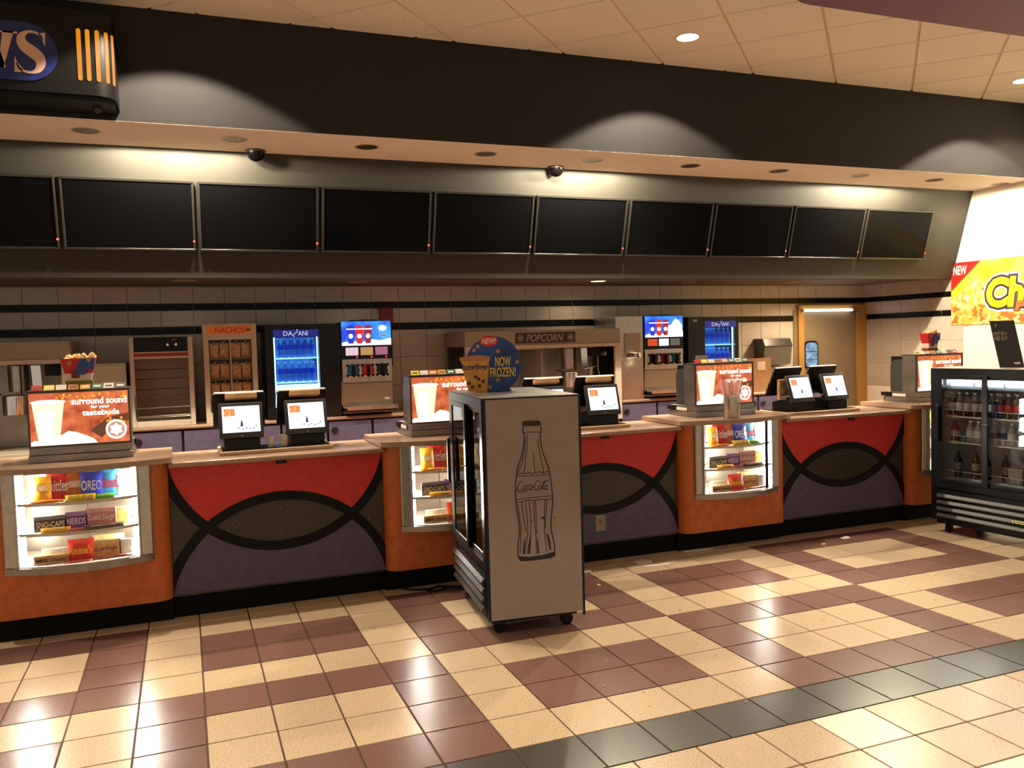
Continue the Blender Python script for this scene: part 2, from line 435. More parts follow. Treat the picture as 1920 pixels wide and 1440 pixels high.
downlight(2.88, 2.92, ZC, 0.095, 'glowing round downlight in the tiled ceiling above the popcorn machine', 'lit ceiling downlights', True)
downlight(6.97, 2.975, ZC, 0.095, 'glowing round downlight cut by the right picture edge', 'lit ceiling downlights', True)
for x, y, lb in ((-0.585, 4.36, 'black dome camera under the soffit, the left one'), (2.262, 4.375, 'black dome camera under the soffit, the right one')):
    t = thing('security_camera', lb, 'camera', (x, y-.045, SOF_Z), 0, 'dome cameras'); t.scale = (1.3, 1.3, 1.3)
    MB().lathe([(.065, 0), (.065, -.012), (.058, -.016)], n=24).build('base_ring', mat('cam_ring', lin((50, 42, 34)), .5), t, True)
    MB().lathe([(.058*math.cos(a*PI/16), -.016-.058*math.sin(a*PI/16)) for a in range(0, 8)]+[(.002, -.074)], n=24).build('dome', mat('smoked_dome', (0.0012, .001, .001), 0.15, spec=.08), t, True)
# small kitchen ceiling lamps and speaker
for x, y, lit, lb in ((-1.2, 5.3, 0, 'dark flush lamp in the low kitchen ceiling, at far left'), (0.5, 5.5, 0, 'dark flush lamp in the low kitchen ceiling above the frozen drink machine'), (3.2, 5.3, 1, 'warm glowing lamp in the low kitchen ceiling above the popcorn machine'), (4.6, 5.6, 0, 'dark flush lamp in the low kitchen ceiling, above the right bottled water cooler'), (6.1, 5.5, 0, 'dark flush lamp in the low kitchen ceiling, nearest the tan door')):
    t = thing('kitchen_lamp', lb, 'light', (x, y, 2.425), 0, 'lamps in the kitchen ceiling')
    MB().lathe([(.10, 0), (.10, -.006), (.085, -.008)], n=24).build('trim_ring', mat('kring', lin((170, 150, 125)), .4), t)
    MB().lathe([(.001, -.009), (.084, -.009)], n=24, caps=False).build('lens', emit('kitchen_lens', (1, .72, .42), 3.0) if lit else mat('lens_off', lin((120, 105, 88)), .3), t)
# ---- menu screens on the sloped wall
sl = math.atan2(0.295, 1.065)                        # lean of the sloped wall
bez = mat('screen_bezel', (0.045, 0.042, 0.038), 0.25, 0.6)
ledm = emit('red_led', (1, .05, .03), 6)
def screen(k):
    xc = -2.125+1.0558*k+0.5135
    names = ['cut by the left picture edge', 'second from the left', 'third from the left', 'fourth from the left', 'fifth from the left', 'sixth from the left', 'seventh from the left', 'eighth from the left', 'ninth from the left, beside the last one', 'rightmost, faintly reflecting the banner']
    t = thing('menu_screen', 'dark switched-off menu screen on the sloped wall, '+names[k+1], 'screen', (0, 0, 0), 0, 'menu screens')
    zc = 2.925; yc = 4.70-(zc-2.40)*0.295/1.065
    t.location = (xc, yc-0.004, zc); t.rotation_euler = (sl, 0, 0)
    W, H, B = 1.026/2, 0.594/2, 0.019
    f = MB()
    f.box(-W, W, -.055, -.002, H-B, H, .003); f.box(-W, W, -.055, -.002, -H, -H+B, .003)
    f.box(-W, -W+B, -.055, -.002, -H+B, H-B, .003); f.box(W-B, W, -.055, -.002, -H+B, H-B, .003)
    f.build('bezel', bez, t)
    MB().box(-W+B, W-B, -.045, -.004, -H+B, H-B).build('panel', darkglass, t)
    MB().lathe([(.009, -.0565), (.004, -.059)], c=(W-.012, 0, -H+.085), n=10, axis='y').build('indicator_light', ledm, t)
    return t
for k in range(-1, 9): screen(k)
# ---- hanging sign at top left
t = thing('hanging_sign', 'black rounded sign box with blue oval, pale letters and amber slots', 'sign', (-1.6, 3.6, 3.5))
X0 = -2.6; 
def plan(xr, yf, r):   # rounded right front corner
    return [(X0, 0), (X0, yf)]+[(xr-r+r*math.sin(a*PI/2/8), yf+r-r*math.cos(a*PI/2/8)) for a in range(9)]+[(xr, 0)]
MB().ext(plan(0, -.40, .13), 'xy', 0.03, .60).build('sign_box', mat('sign_black', (0.004, .0038, .0036), .4, spec=.25), t, True)
MB().ext(plan(-.02, -.37, .13), 'xy', 0.0, .03).build('underside', black, t, True)
pl = MB().ext([(X0, .095)]+arc(-.345-.193, .288, .193, -PI/2, PI/2, 14)+[(X0, .481)], 'xz', -.408, -.400).build('blue_plate', mat('sign_blue', lin((22, 40, 112)), .45, noise=.4, nscale=30), t)
sm = mat('sign_letter', lin((212, 172, 150)), .5)
cpts = [(.185, .30), (.15, .36), (.08, .395), (-.01, .385), (-.07, .33), (-.075, .26), (-.03, .2), (.05, .145), (.12, .085), (.145, .01), (.11, -.07), (.04, -.11), (-.05, -.105), (-.12, -.07), (-.15, -.0)]
cw = [.012, .025, .03, .04, .085, .115, .135, .145, .135, .11, .075, .035, .028, .022, .012]
def smooth(v, n=4):
    out = []
    for i in range(len(v)-1):
        p0, p1, p2, p3 = v[max(i-1, 0)], v[i], v[i+1], v[min(i+2, len(v)-1)]
        for k in range(n):
            t_ = k/n
            f_ = lambda a, b, c, d: .5*((2*b)+(-a+c)*t_+(2*a-5*b+4*c-d)*t_*t_+(-a+3*b-3*c+d)*t_**3)
            out.append(tuple(f_(a, b, c, d) for a, b, c, d in zip(p0, p1, p2, p3)))
    return out+[tuple(v[-1])]
_sm = smooth([(x, z, q) for (x, z), q in zip(cpts, cw)]); cpts = [(a, c) for a, c, q in _sm]; cw = [q for a, c, q in _sm]
S_ = MB(); sc_ = .53
S_.stroke([(-.52+(x-.0)*sc_*.92, .285+(z-.142)*sc_) for x, z in cpts], [v*sc_ for v in cw], -.412, -.408)
S_.ext([(-.52+a*sc_, .285+(c-.142)*sc_) for a, c in ((.20, .40), (.19, .22), (.165, .30), (.12, .38))], 'xz', -.412, -.408)
S_.ext([(-.52+a*sc_, .285+(c-.142)*sc_) for a, c in ((-.165, -.12), (-.155, .07), (-.125, 0), (-.06, -.08), (-.10, -.12))], 'xz', -.412, -.408)
S_.build('letter_s', sm, pl)
Wl = MB(); Wl.ext([(-.665, .41), (-.60, .41), (-.67, .17), (-.70, .17)], 'xz', -.412, -.408); Wl.ext([(-.68, .41), (-.58, .41), (-.58, .398), (-.68, .398)], 'xz', -.412, -.408)
Wl.ext([(-.80, .41), (-.72, .41), (-.655, .17), (-.69, .17)], 'xz', -.412, -.408)
Wl.build('letter_w', sm, pl)
amb = emit('amber_slot', lin((255, 168, 20)), .75, lin((235, 130, 10)), 5)
for i, x in enumerate((-.215, -.16)):
    MB().ext(rrect(x-.014, x+.014, .125, .475, .0135), 'xz', -.403, -.36).build('amber_slot', amb, t)
for a in (13, 40, 66):
    A = math.radians(a); cx, cy = -.13+.131*math.sin(A), -.27-.131*math.cos(A)
    o = MB().ext(rrect(-.014, .014, .125, .475, .0135), 'xz', -.002, .02).build('amber_slot', amb, t, loc=(cx, cy, 0), rot=(0, 0, A))
MB().lathe([(.03, 0), (.028, -.015), (.015, -.027), (.002, -.03)], c=(-.14, -.16, 0), n=16).build('bulb', mat('dark_bulb', (.02, .015, .012), .08), t, True)
# ---- wall banner on the right wall
bl = thing('wall_banner', 'yellow and orange snack banner with a red corner on the bright right wall', 'banner', (0, 0, 0))
y0b = 4.70; bl.location = (wx(y0b)-.012, y0b, 0); bl.rotation_euler = (0, 0, -PI/2+rz)
ban = mat('banner_yellow', lin((250, 214, 30)), .5, col2=lin((252, 236, 90)), nscale=3)
BW = 2.4; Z0, Z1 = 1.815, 2.60
MB().box(0, BW, 0, .004, Z0, Z1).build('sheet', ban, bl)
popm = mat('banner_popcorn', lin((244, 150, 60)), .5, col2=lin((255, 214, 130)), nscale=14)
redp = mat('banner_red', lin((214, 28, 26)), .5)
MB().ext([(0, Z1), (.41, Z1), (0, Z1-.36)], 'xz', -.001, -.0002).build('red_corner', redp, bl)
whp = mat('print_white', lin((245, 240, 230)), .5)
text('NEW', whp, bl, .035, .215, Z1-.155, Z1-.045, -.001, bold=.02)
hill = [(0, Z0), (BW, Z0), (BW, Z0+.12), (1.2, Z0+.10), (.9, Z0+.16), (.62, Z0+.2), (.52, Z0+.38), (.42, Z0+.56), (.33, Z0+.60), (.25, Z0+.5), (.15, Z0+.42), (.05, Z0+.34), (0, Z0+.33)]
MB().ext(hill, 'xz', -.0008, -.0002).build('popcorn_print', popm, bl)
kern = [mat('kernel_cream', lin((252, 226, 160)), .5), mat('kernel_orange', lin((236, 108, 40)), .5), mat('kernel_gold', lin((250, 176, 70)), .5)]
rnd = random.Random(3)
for q, km in enumerate(kern):
    b = MB()
    for i in range(26):
        x = rnd.uniform(.03, 1.3); hmax = .33 if x < .12 else (.5 if .22 < x < .5 else .16); zz = Z0+rnd.uniform(.03, hmax); r = rnd.uniform(.02, .045)
        b.ext([(x+r*(1+.35*math.sin(3*a+i))*math.cos(a), zz+r*(1+.35*math.sin(3*a+i))*math.sin(a)) for a in [2*PI*k/14 for k in range(14)]], 'xz', -.0015-.0004*q-.00002*i, -.0006)
    b.build('kernel_print', km, bl)['kind'] = 'stuff'
lgw = mat('logo_white', lin((250, 246, 238)), .5); lgk = mat('logo_black', lin((52, 34, 48)), .5); lgy = mat('logo_yellow', lin((252, 206, 20)), .5)
lx0, lx1, lz0, lz1 = .50, 1.85, Z0+.21, Z0+.54
for nm, mm, bo, yy in (('logo_outline', lgw, .15, -.004), ('logo_shadow', lgk, .105, -.005), ('logo_letters', lgy, .045, -.006)):
    text('Cheetos', mm, bl, lx0, lx1, lz0, lz1, yy, shear=.12, bold=bo, name=nm)
text('Popcorn', mat('logo_orange', lin((226, 110, 40)), .5), bl, .86, 1.75, Z0+.12, Z0+.25, -.0072, shear=.1, bold=.035)
text('Popcorn', lgk, bl, .86, 1.75, Z0+.12, Z0+.25, -.0066, shear=.1, bold=.08)
# red box on the back wall
t = thing('alarm_box', 'small dark red box fixed to the tiled wall above the drink machine', 'box', (.91, 6.1, 2.0))
MB().box(-.075, .075, -.06, -.006, 0, .185, .006).build('housing', mat('alarm_red', lin((120, 14, 14)), .4), t)
MB().box(-.05, .05, -.064, -.06, .03, .06, .0).build('label_strip', mat('alarm_label', lin((150, 60, 50)), .5), t)
# ================================================================ front counter
R1, R2, ZA, ZB = .722, .784, 1.166, 0.0
def ringpts(cz, r, sgn, n=40, lim=.712, zlo=.145, zhi=1.003):
    out = []
    for i in range(n+1):
        a = -1.35+2.7*i/n
        x, z = r*math.sin(a), cz-sgn*r*math.cos(a)
        out.append((max(-lim, min(lim, x)), max(zlo, min(zhi, z))))
    return out
def band(cz, sgn, y0, y1):
    b = MB(); A = ringpts(cz, R1, sgn); Bo = ringpts(cz, R2, sgn)
    for i in range(len(A)-1):
        q = [A[i], A[i+1], Bo[i+1], Bo[i]]
        ar = abs(sum(q[k][0]*q[(k+1) % 4][1]-q[(k+1) % 4][0]*q[k][1] for k in range(4)))
        if ar > 1e-6: b.ext(q, 'xz', y0, y1)
    return b
def counter_section(xc, w_, label):
    t = thing('counter_section', label, 'counter', (xc, 2.57, 0), 0, 'counter sections between the display cases')
    h = w_/2
    MB().box(-h, h, .012, .50, .145, 1.005).build('carcass', toe, t)
    MB().box(-h, h, .03, .45, 0, .145).build('kick_board', toe, t)
    MB().box(-h, h, 0, .012, .145, 1.005).build('speckled_panel', speck, t)
    tz = (R2*R2-R1*R1+ZA*ZA)/(2*ZA); tx = math.sqrt(R2*R2-tz*tz)
    a1 = math.asin(.704/R1); a2 = math.asin(tx/R1); b2 = math.asin(tx/R2)
    n = 14
    L = [(-R1*math.sin(a1+(a2-a1)*i/n), ZA-R1*math.cos(a1+(a2-a1)*i/n)) for i in range(n+1)]
    M_ = [(R2*math.sin(-b2+2*b2*i/28), R2*math.cos(-b2+2*b2*i/28)) for i in range(29)]
    Rr = [(-x, z) for x, z in reversed(L)]
    pts = L+M_+Rr
    MB().ext(pts, 'xz', -.005, 0).build('red_panel', red, t)
    L2 = [(x, ZA-z) for x, z in pts]
    L2 = [(max(-.705, min(.705, x)), max(.145, z)) for x, z in L2]
    MB().ext(L2, 'xz', -.005, 0).build('purple_panel', purple, t)
    band(ZA, 1, -.009, 0).build('black_arc', bandm, t)
    band(ZB, -1, -.0082, 0).build('black_arc', bandm, t)
    MB().box(-h+.001, h-.001, -.10, .52, 1.005, 1.04, .012, 3).build('countertop', stone, t, True)
    MB().box(-.035, .035, -.105, -.09, .985, 1.004).build('latch', black, t)
    return t
CS = [counter_section(-.665, 1.405, 'counter front with red and purple curved panels, left one beside the candy case'),
      counter_section(1.77, 1.395, 'counter front with curved panels behind the white-sided cooler, power socket in it'),
      counter_section(4.20, 1.395, 'counter front with red and purple curved panels, right one nearest the black cooler')]
o = MB().box(-.045, .045, -.011, -.005, .245, .372, .003).build('outlet_cover', mat('outlet_cover', lin((150, 138, 124)), .5), CS[1], loc=(-.01, 0, 0))
MB().box(-.015, .015, -.0125, -.011, .30, .335).build('socket', mat('outlet_socket', lin((120, 108, 96)), .5), CS[1], loc=(-.01, 0, 0))

UC = [-1.885, .555, 2.985, 5.415]
CASEW = ['of the leftmost candy case', 'of the candy case behind the cooler', 'of the case below the straws', 'of the case behind the black cooler']
def bow(xh, ye, yc, n=14):
    return [(-xh+2*xh*i/n, ye+(yc-ye)*math.cos((-1+2*i/n)*PI/2)) for i in range(n+1)]
casewhite = mat('case_liner', lin((226, 214, 196)), .4)
shelfglass = glass('shelf_glass', (.93, .97, .96))
def display_case(k):
    lab = ['leftmost orange display counter with a bowed candy window', 'orange display counter with candy window, partly behind the white-sided cooler', 'orange display counter with bowed candy window, the straw cup on top', 'orange display counter with candy window, half hidden by the black cooler'][k]
    t = thing('display_counter', lab, 'display case', (UC[k], 2.47, 0), 0, 'orange candy display counters')
    h, r, n = .515, .09, 8
    cl = [(-h+r-r*math.sin(a*PI/2/n), r-r*math.cos(a*PI/2/n)) for a in range(n+1)]
    cr = [(-x, y) for x, y in reversed(cl)]
    full = list(reversed(cl))+[]
    outline = [(-h, .58)]+[(x, y) for x, y in reversed(cl)]+[(x, y) for x, y in reversed(cr)]+[(h, .58)]
    b = MB()
    b.ext(outline, 'xy', .155, .432)
    b.ext([(-h, .58)]+[(x, y) for x, y in reversed(cl)]+[(-.412, 0), (-.412, .58)], 'xy', .432, 1.045)
    b.ext([(h, .58)]+[(-x, y) for x, y in reversed(cl)]+[(.412, 0), (.412, .58)], 'xy', .432, 1.045)
    b.box(-.412, .412, .56, .58, .432, 1.045)
    b.build('body', orange, t, True)
    MB().box(-h, h, .10, .5, 0, .155).build('kick_board', toe, t)
    l = MB(); l.box(-.412, .412, .46, .558, .435, 1.04); l.box(-.412, -.402, .03, .46, .47, 1.04); l.box(.402, .412, .03, .46, .47, 1.04)
    l.build('liner', casewhite, t)
    MB().box(-.40, .0, .452, .459, .48, 1.04).build('back_door', mat('case_back', lin((128, 118, 106)), .3, .6), t)
    MB().box(.004, .40, .447, .454, .48, 1.04).build('back_door', mat('case_back', None), t)
    # steel frame
    for s in (-1, 1):
        f = MB().box(s*.372-.040, s*.372+.040, -.022, .028, .472, 1.044, .006).build('window_post', steel, t)
        MB().box(s*.338-.007, s*.338+.007, -.036, .03, .472, 1.044, .003).build('pane_channel', steel, f)
    sill = [(-.415, .02), (-.415, -.006)]+bow(.40, -.02, -.125)+[(.415, -.006), (.415, .02)]
    MB().ext(sill, 'xy', .432, .472).build('sill', dsteel, t, True)
    MB().ext([(-.40, .46)]+bow(.395, -.01, -.10)+[(.40, .46)], 'xy', .472, .478).build('case_floor', casewhite, t)
    A = bow(.333, -.025, -.11); b = MB()
    for i in range(len(A)-1):
        b.face([(A[i][0], A[i][1], .474), (A[i+1][0], A[i+1][1], .474), (A[i+1][0], A[i+1][1], 1.044), (A[i][0], A[i][1], 1.044)])
    b.build('window_pane', clear, t, True)
    for z in (.662, .846):
        MB().ext([(-.395, .30)]+bow(.33, .0, -.085)+[(.395, .30)], 'xy', z, z+.008).build('shelf', casewhite, t)
        MB().ext(bow(.33, -.002, -.087)+list(reversed(bow(.33, .0, -.085))), 'xy', z-.006, z+.012).build('shelf_edge', mat('shelf_edge', lin((214, 205, 190)), .3), t)
    for s in (-1, 1):
        MB().tube([(s*.316, .03, .49), (s*.316, .03, 1.03)], .017, 12).build('light_tube', tubew, t)
        MB().box(s*.362-.025, s*.362+.025, .03, .06, .478, 1.04).build('light_holder', casewhite, t)
    top = [(-.54, .60)]+[(-.545, -.015)]+bow(.52, -.04, -.15)+[(.545, -.015), (.54, .60)]
    MB().ext(top, 'xy', 1.045, 1.08).build('countertop', stone, t, True)
    return t
CASES = [display_case(k) for k in range(4)]

# ---------------------------------------------------------------- candy
def candymat(rgb):
    return mat('wrap_%d_%d_%d' % rgb, lin(rgb), .35, noise=.25, nscale=35)
def bagmesh(w_, h, d, seed):
    rr = random.Random(seed); b = MB(); nx, nz = 7, 9; V = {}
    for s in (-1, 1):
        for i in range(nx+1):
            for j in range(nz+1):
                u, v = i/nx*2-1, j/nz*2-1
                e = max(0, (1-u**4))*max(0, (1-abs(v)**3))
                x = u*w_/2*(1-.05*(1-abs(v))+rr.uniform(-.015, .015)); z = h/2+v*h/2+rr.uniform(-.003, .003)*(abs(v) < .9)
                y = s*(d/2*e*(1+rr.uniform(-.25, .25))+.0006)
                V[s, i, j] = b.bm.verts.new((x, y, z))
        for i in range(nx):
            for j in range(nz): b.bm.faces.new((V[s, i, j], V[s, i+1, j], V[s, i+1, j+1], V[s, i, j+1]))
    return b
CND = [ # kind, shelf z, x, y, w, h, colour, print, print colour, lean, words
 ('bag', 2, -.225, .03, .085, .125, (236, 172, 40), '', None, 'yellow gummy candy bag', 'bag of candy'),
 ('bag', 2, -.135, .05, .11, .150, (186, 22, 26), 'Skittles', (245, 235, 230), 'red candy bag with white print', 'bag of candy'),
 ('bag', 2, -.035, .05, .10, .135, (172, 96, 44), '', None, 'brown and green candy bag', 'bag of candy'),
 ('bag', 2, .070, .04, .115, .130, (30, 52, 170), 'OREO', (240, 240, 245), 'blue cookie bag with white print', 'bag of candy'),
 ('bag', 2, .172, .05, .105, .145, (60, 150, 214), 'Airheads', (214, 30, 40), 'light blue candy bag with a red stripe', 'bag of candy'),
 ('bag', 2, .262, .05, .085, .130, (232, 236, 240), '', None, 'white candy bag', 'bag of candy'),
 ('flat', 2, -.20, -.035, .17, .022, (232, 128, 40), '', None, 'orange flat candy pouch lying', 'candy'),
 ('flat', 2, -.03, -.055, .085, .045, (246, 208, 20), '', None, 'bright yellow candy pouch lying', 'candy'),
 ('flat', 2, .055, -.055, .07, .045, (240, 196, 60), '', None, 'small yellow and red candy pouch lying', 'candy'),
 ('flat', 2, .150, -.05, .10, .035, (92, 190, 40), '', None, 'bright green candy pouch lying', 'candy'),
 ('box', 1, -.185, .03, .155, .075, (44, 34, 30), 'SNO-CAPS', (240, 230, 215), 'dark candy box with pale print', 'candy box'),
 ('flat', 1, -.150, -.045, .14, .035, (244, 176, 30), '', None, 'golden yellow candy pouch lying', 'candy'),
 ('box', 1, -.030, .03, .105, .085, (110, 54, 132), 'NERDS', (245, 225, 245), 'purple candy box with pink edge', 'candy box'),
 ('flat', 1, -.02, -.05, .10, .025, (188, 92, 80), '', None, 'rose brown candy pouch lying', 'candy'),
 ('box', 1, .120, .03, .145, .095, (200, 128, 124), 'Cookie Dough', (250, 238, 230), 'pink cookie dough candy box', 'candy box'),
 ('flat', 1, .135, -.045, .20, .034, (74, 44, 40), '', None, 'dark brown candy pouch lying', 'candy'),
 ('box', 1, .242, .04, .075, .09, (240, 226, 120), '', None, 'pale yellow candy box', 'candy box'),
 ('box', 0, -.185, -.01, .160, .042, (206, 150, 84), 'Milk Duds', (70, 40, 20), 'tan candy box with brown print', 'candy box'),
 ('box', 0, -.165, .05, .130, .065, (236, 222, 190), '', None, 'cream candy box', 'candy box'),
 ('bag', 0, -.010, .0, .125, .105, (216, 56, 24), "Reese's", (250, 214, 20), 'orange red candy bag with yellow print', 'bag of candy'),
 ('box', 0, .135, .03, .155, .085, (232, 178, 96), 'Butterfinger', (130, 70, 90), 'golden candy box with violet print', 'candy box'),
 ('box', 0, .155, .075, .150, .105, (248, 236, 130), '', None, 'tall light yellow candy box', 'candy box'),
 ('flat', 0, .185, -.05, .20, .022, (132, 52, 56), '', None, 'wine red candy bar lying', 'candy'),
 ('flat', 0, -.03, -.075, .12, .012, (226, 92, 112), '', None, 'pink candy packet lying', 'candy'),
 ('flat', 0, -.20, -.055, .16, .012, (226, 196, 160), '', None, 'cream candy packet lying', 'candy'),
 ('box', 0, .265, .03, .065, .08, (242, 234, 214), '', None, 'white candy box', 'candy box'),
]
SHZ = [.478, .670, .854]; SHN = ['bottom shelf', 'middle shelf', 'top shelf']
for k in range(4):
    for q, (kind, sh, x, y, cw_, ch, rgb, s, sc, words, cat) in enumerate(CND):
        if k == 1 and x > .12: continue
        if k == 3 and x > -.1: continue
        cw_ *= 1.18; ch *= 1.25 if kind != 'flat' else 1.0
        nm = {'bag': 'candy_bag', 'box': 'candy_box', 'flat': 'candy_pouch'}[kind]
        if kind == 'flat': y = max(y, -.07*math.cos(x/.33*PI/2)+.012)
        lay = kind == 'flat' and ch < .03
        t = thing(nm, '%s, %s %s' % (words, SHN[sh], CASEW[k]), cat, (UC[k]+x*.92+.008, 2.47+y, SHZ[sh]+.0005), 0, 'candy in the display cases')
        cm = candymat(rgb)
        if kind == 'box':
            MB().box(-cw_/2, cw_/2, -.012, .012, 0, ch, .0012).build('carton', cm, t)
            MB().box(-cw_/2+.003, cw_/2-.003, -.0128, -.012, ch*.78, ch-.003).build('print_band', candymat(tuple(int(v*.55+100) for v in rgb)), t)
            fy = -.0132
        else:
            dd = .03 if kind == 'bag' else .018
            b = bagmesh(cw_, ch, dd, q); me = b.mesh('pouch', True)
            o = obj('pouch', me, cm, t)
            o.rotation_euler = (-.16 if kind == 'bag' else (-.9 if lay else -.55), 0, random.Random(q).uniform(-.08, .08))
            if not lay and not s:
                o2 = MB().box(-cw_*.3, cw_*.3, -dd/2-.004, -dd/2-.003, ch*.42, ch*.66).build('print_band', candymat(tuple(min(255, int(255-(255-v)*.4)) for v in rgb)), t, rot=tuple(o.rotation_euler))
            fy = -dd/2-.004
        if s:
            tt = text(s, candymat(sc), t, -cw_*.42, cw_*.42, ch*.30, ch*.66 if kind != 'flat' else ch*.8, fy, bold=.015)
            if kind != 'box': tt.rotation_euler = tuple(o.rotation_euler)

# ---------------------------------------------------------------- light boxes on the display counters
adbg = emit('ad_background', lin((232, 122, 72)), 1.0, lin((168, 62, 34)), 11)
adgold = emit('ad_gold', lin((255, 190, 60)), 1.0, lin((225, 100, 30)), 30)
adcup = emit('ad_cup', (1.0, .90, .55), 1.15); adpop = emit('ad_popcorn', (1.0, .95, .8), 2.0, (1, .75, .4), 40)
adwhite = emit('ad_white', (1, .96, .9), 1.9); addark = emit('ad_brown', lin((110, 62, 36)), .8); adcream = emit('ad_cream', (1, .86, .45), 1.5)
cardm = [mat('card_%d' % i, lin(c), .5) for i, c in enumerate([(196, 30, 34), (236, 214, 60), (224, 220, 208), (206, 120, 50), (222, 160, 50), (40, 116, 84), (228, 224, 214), (90, 90, 86), (190, 40, 40)])]
LBL = ['glowing snack advert light box on the leftmost display counter, carton on top', 'glowing snack advert light box behind the white-sided cooler', 'glowing snack advert light box behind the steel straw cup', 'glowing snack advert light box half hidden by the black cooler']
def lightbox(k):
    t = thing('light_box', LBL[k], 'light box', (UC[k]+.015, 2.64, 1.0805), 0, 'snack advert light boxes')
    W = .292
    MB().box(-W-.005, W+.005, -.02, .40, 0, .044, .003).box(-W, W, -.01, .38, .046, .092, .003).build('base', dsteel, t)
    MB().box(-W-.012, W+.012, .30, .42, .05, .085).build('drip_ledge', black, t)
    MB().box(-W-.0065, -W-.005, .12, .28, .050, .075).build('label_strip', paper, t, rot=(0, 0, 0))
    fr_ = MB(); fr_.box(-W, W, .012, .17, .092, .445, .003); fr_.build('housing', dsteel, t)
    ed = MB(); ed.box(-W, W, -.006, .012, .433, .445); ed.box(-W, W, -.006, .012, .092, .104); ed.box(-W, -W+.01, -.006, .012, .104, .433); ed.box(W-.01, W, -.006, .012, .104, .433); ed.box(-W-.006, W+.006, -.012, .18, .445, .450)
    ed.build('face_frame', mat('lightbox_frame', (.10, .08, .065), .4, .8), t)
    for z in (.13, .30): 
        MB().lathe([(.006, 0), (.005, -.004), (.001, -.005)], c=(-W-.0002, .05, z), n=10, axis='x').build('screw', chrome, t, True)
        MB().lathe([(.006, 0), (.005, -.004), (.001, -.005)], c=(-W-.0002, .13, z+.02), n=10, axis='x').build('screw', chrome, t, True)
    # rounded rear housing
    rp = [(.17, .092)]+[(.34, .092)]+arc(.34-.07, .33, .07, 0, PI/2, 8)+[(.17, .40)]
    MB().ext(rp, 'yz', -W+.03, W-.03).build('rear_cover', mat('rear_cover', (.05, .045, .042), .35), t, True)
    MB().ext([(.17, .37), (.36, .37)]+[(.36, .43), (.17, .43)], 'yz', -W+.06, -W+.2).build('rear_box', black, t)
    a = MB().box(-W+.01, W-.01, .004, .011, .104, .433).build('advert', adbg, t)
    x0, x1, z0, z1 = -W+.012, W-.012, .106, .431
    # gold speckle along the top, beams
    rr = random.Random(5); b = MB()
    for i in range(46):
        x = rr.uniform(-.13, x1-.012); z = z1-.012-abs(rr.gauss(0, .028)); r = rr.uniform(.003, .010)
        b.ext(arc(x, max(z, z1-.10), r, 0, 2*PI, 8)[:-1], 'xz', .0028-.00002*i, .0042)
    for i in range(14):
        x = rr.uniform(.12, x1-.012); z = .25+rr.gauss(0, .018); r = rr.uniform(.004, .011)
        b.ext(arc(x, z, r, 0, 2*PI, 8)[:-1], 'xz', .0018-.00002*i, .0042)
    b.build('sparkle_print', adgold, a)['kind'] = 'stuff'
    MB().ext([(.055, .185), (.155, .262), (x1, .29), (x1, .24), (.17, .19), (.12, .135)], 'xz', .0022, .0038).build('beam_print', addark, a)
    cupx = -.175
    MB().ext([(cupx-.062, .112), (cupx+.052, .112), (cupx+.088, .37), (cupx-.092, .37)], 'xz', .0012, .003).build('cup_print', adcup, a)
    MB().ext([(cupx-.050, .112), (cupx+.012, .112), (cupx+.026, .325), (cupx-.062, .325)], 'xz', .0008, .0012).build('cup_highlight', adwhite, a)
    MB().ext([(cupx+.10*math.cos(i*PI/10), .377+.014*math.sin(i*PI/10)) for i in range(20)], 'xz', .0004, .0012).build('cup_rim', adwhite, a)
    pile = [(x0, .106), (.095, .106), (.07, .135), (.03, .155), (-.02, .178), (-.07, .19), (-.10, .17), (-.23, .125), (-.255, .14), (x0, .128)]
    MB().ext(pile, 'xz', .0, .0012).build('popcorn_print', adpop, a)
    text('surround sound', adwhite, a, -.045, .272, .355, .395, .001, bold=.022)
    text('for your', adwhite, a, .065, .172, .322, .346, .001, bold=.022)
    text('tastebuds', adwhite, a, .015, .225, .283, .316, .001, bold=.022)
    MB().ext(arc(.205, .185, .062, 0, 2*PI, 28)[:-1], 'xz', .0006, .0014).build('badge_disc', adwhite, a)
    MB().ext(arc(.205, .185, .050, 0, 2*PI, 28)[:-1], 'xz', .0003, .0006).build('badge_ring', emit('badge_grey', lin((205, 150, 120)), 1.0), a)
    star = []
    for i in range(12):
        r = .042 if i % 2 == 0 else .028
        star.append((.205+r*math.sin(i*PI/6), .185+r*math.cos(i*PI/6)))
    MB().ext(star, 'xz', .0, .0003).build('badge_popcorn', adwhite, a)
    # row of small flavour cards on top
    n = 8; pw = (2*W-.04)/n
    for i in range(n):
        x = -W+.02+pw*(i+.5)
        o = MB().box(-pw*.44, pw*.44, -.0015, .0015, 0, .040).build('flavour_card', cardm[(i+(k % 2)) % 9], t, loc=(x, .03, .450), rot=(-.7, 0, 0))
        MB().box(-pw*.3, pw*.3, -.0022, -.0015, .012, .026).build('card_print', cardm[2 if i % 3 else 7], o)
    return t
LB = [lightbox(k) for k in range(4)]
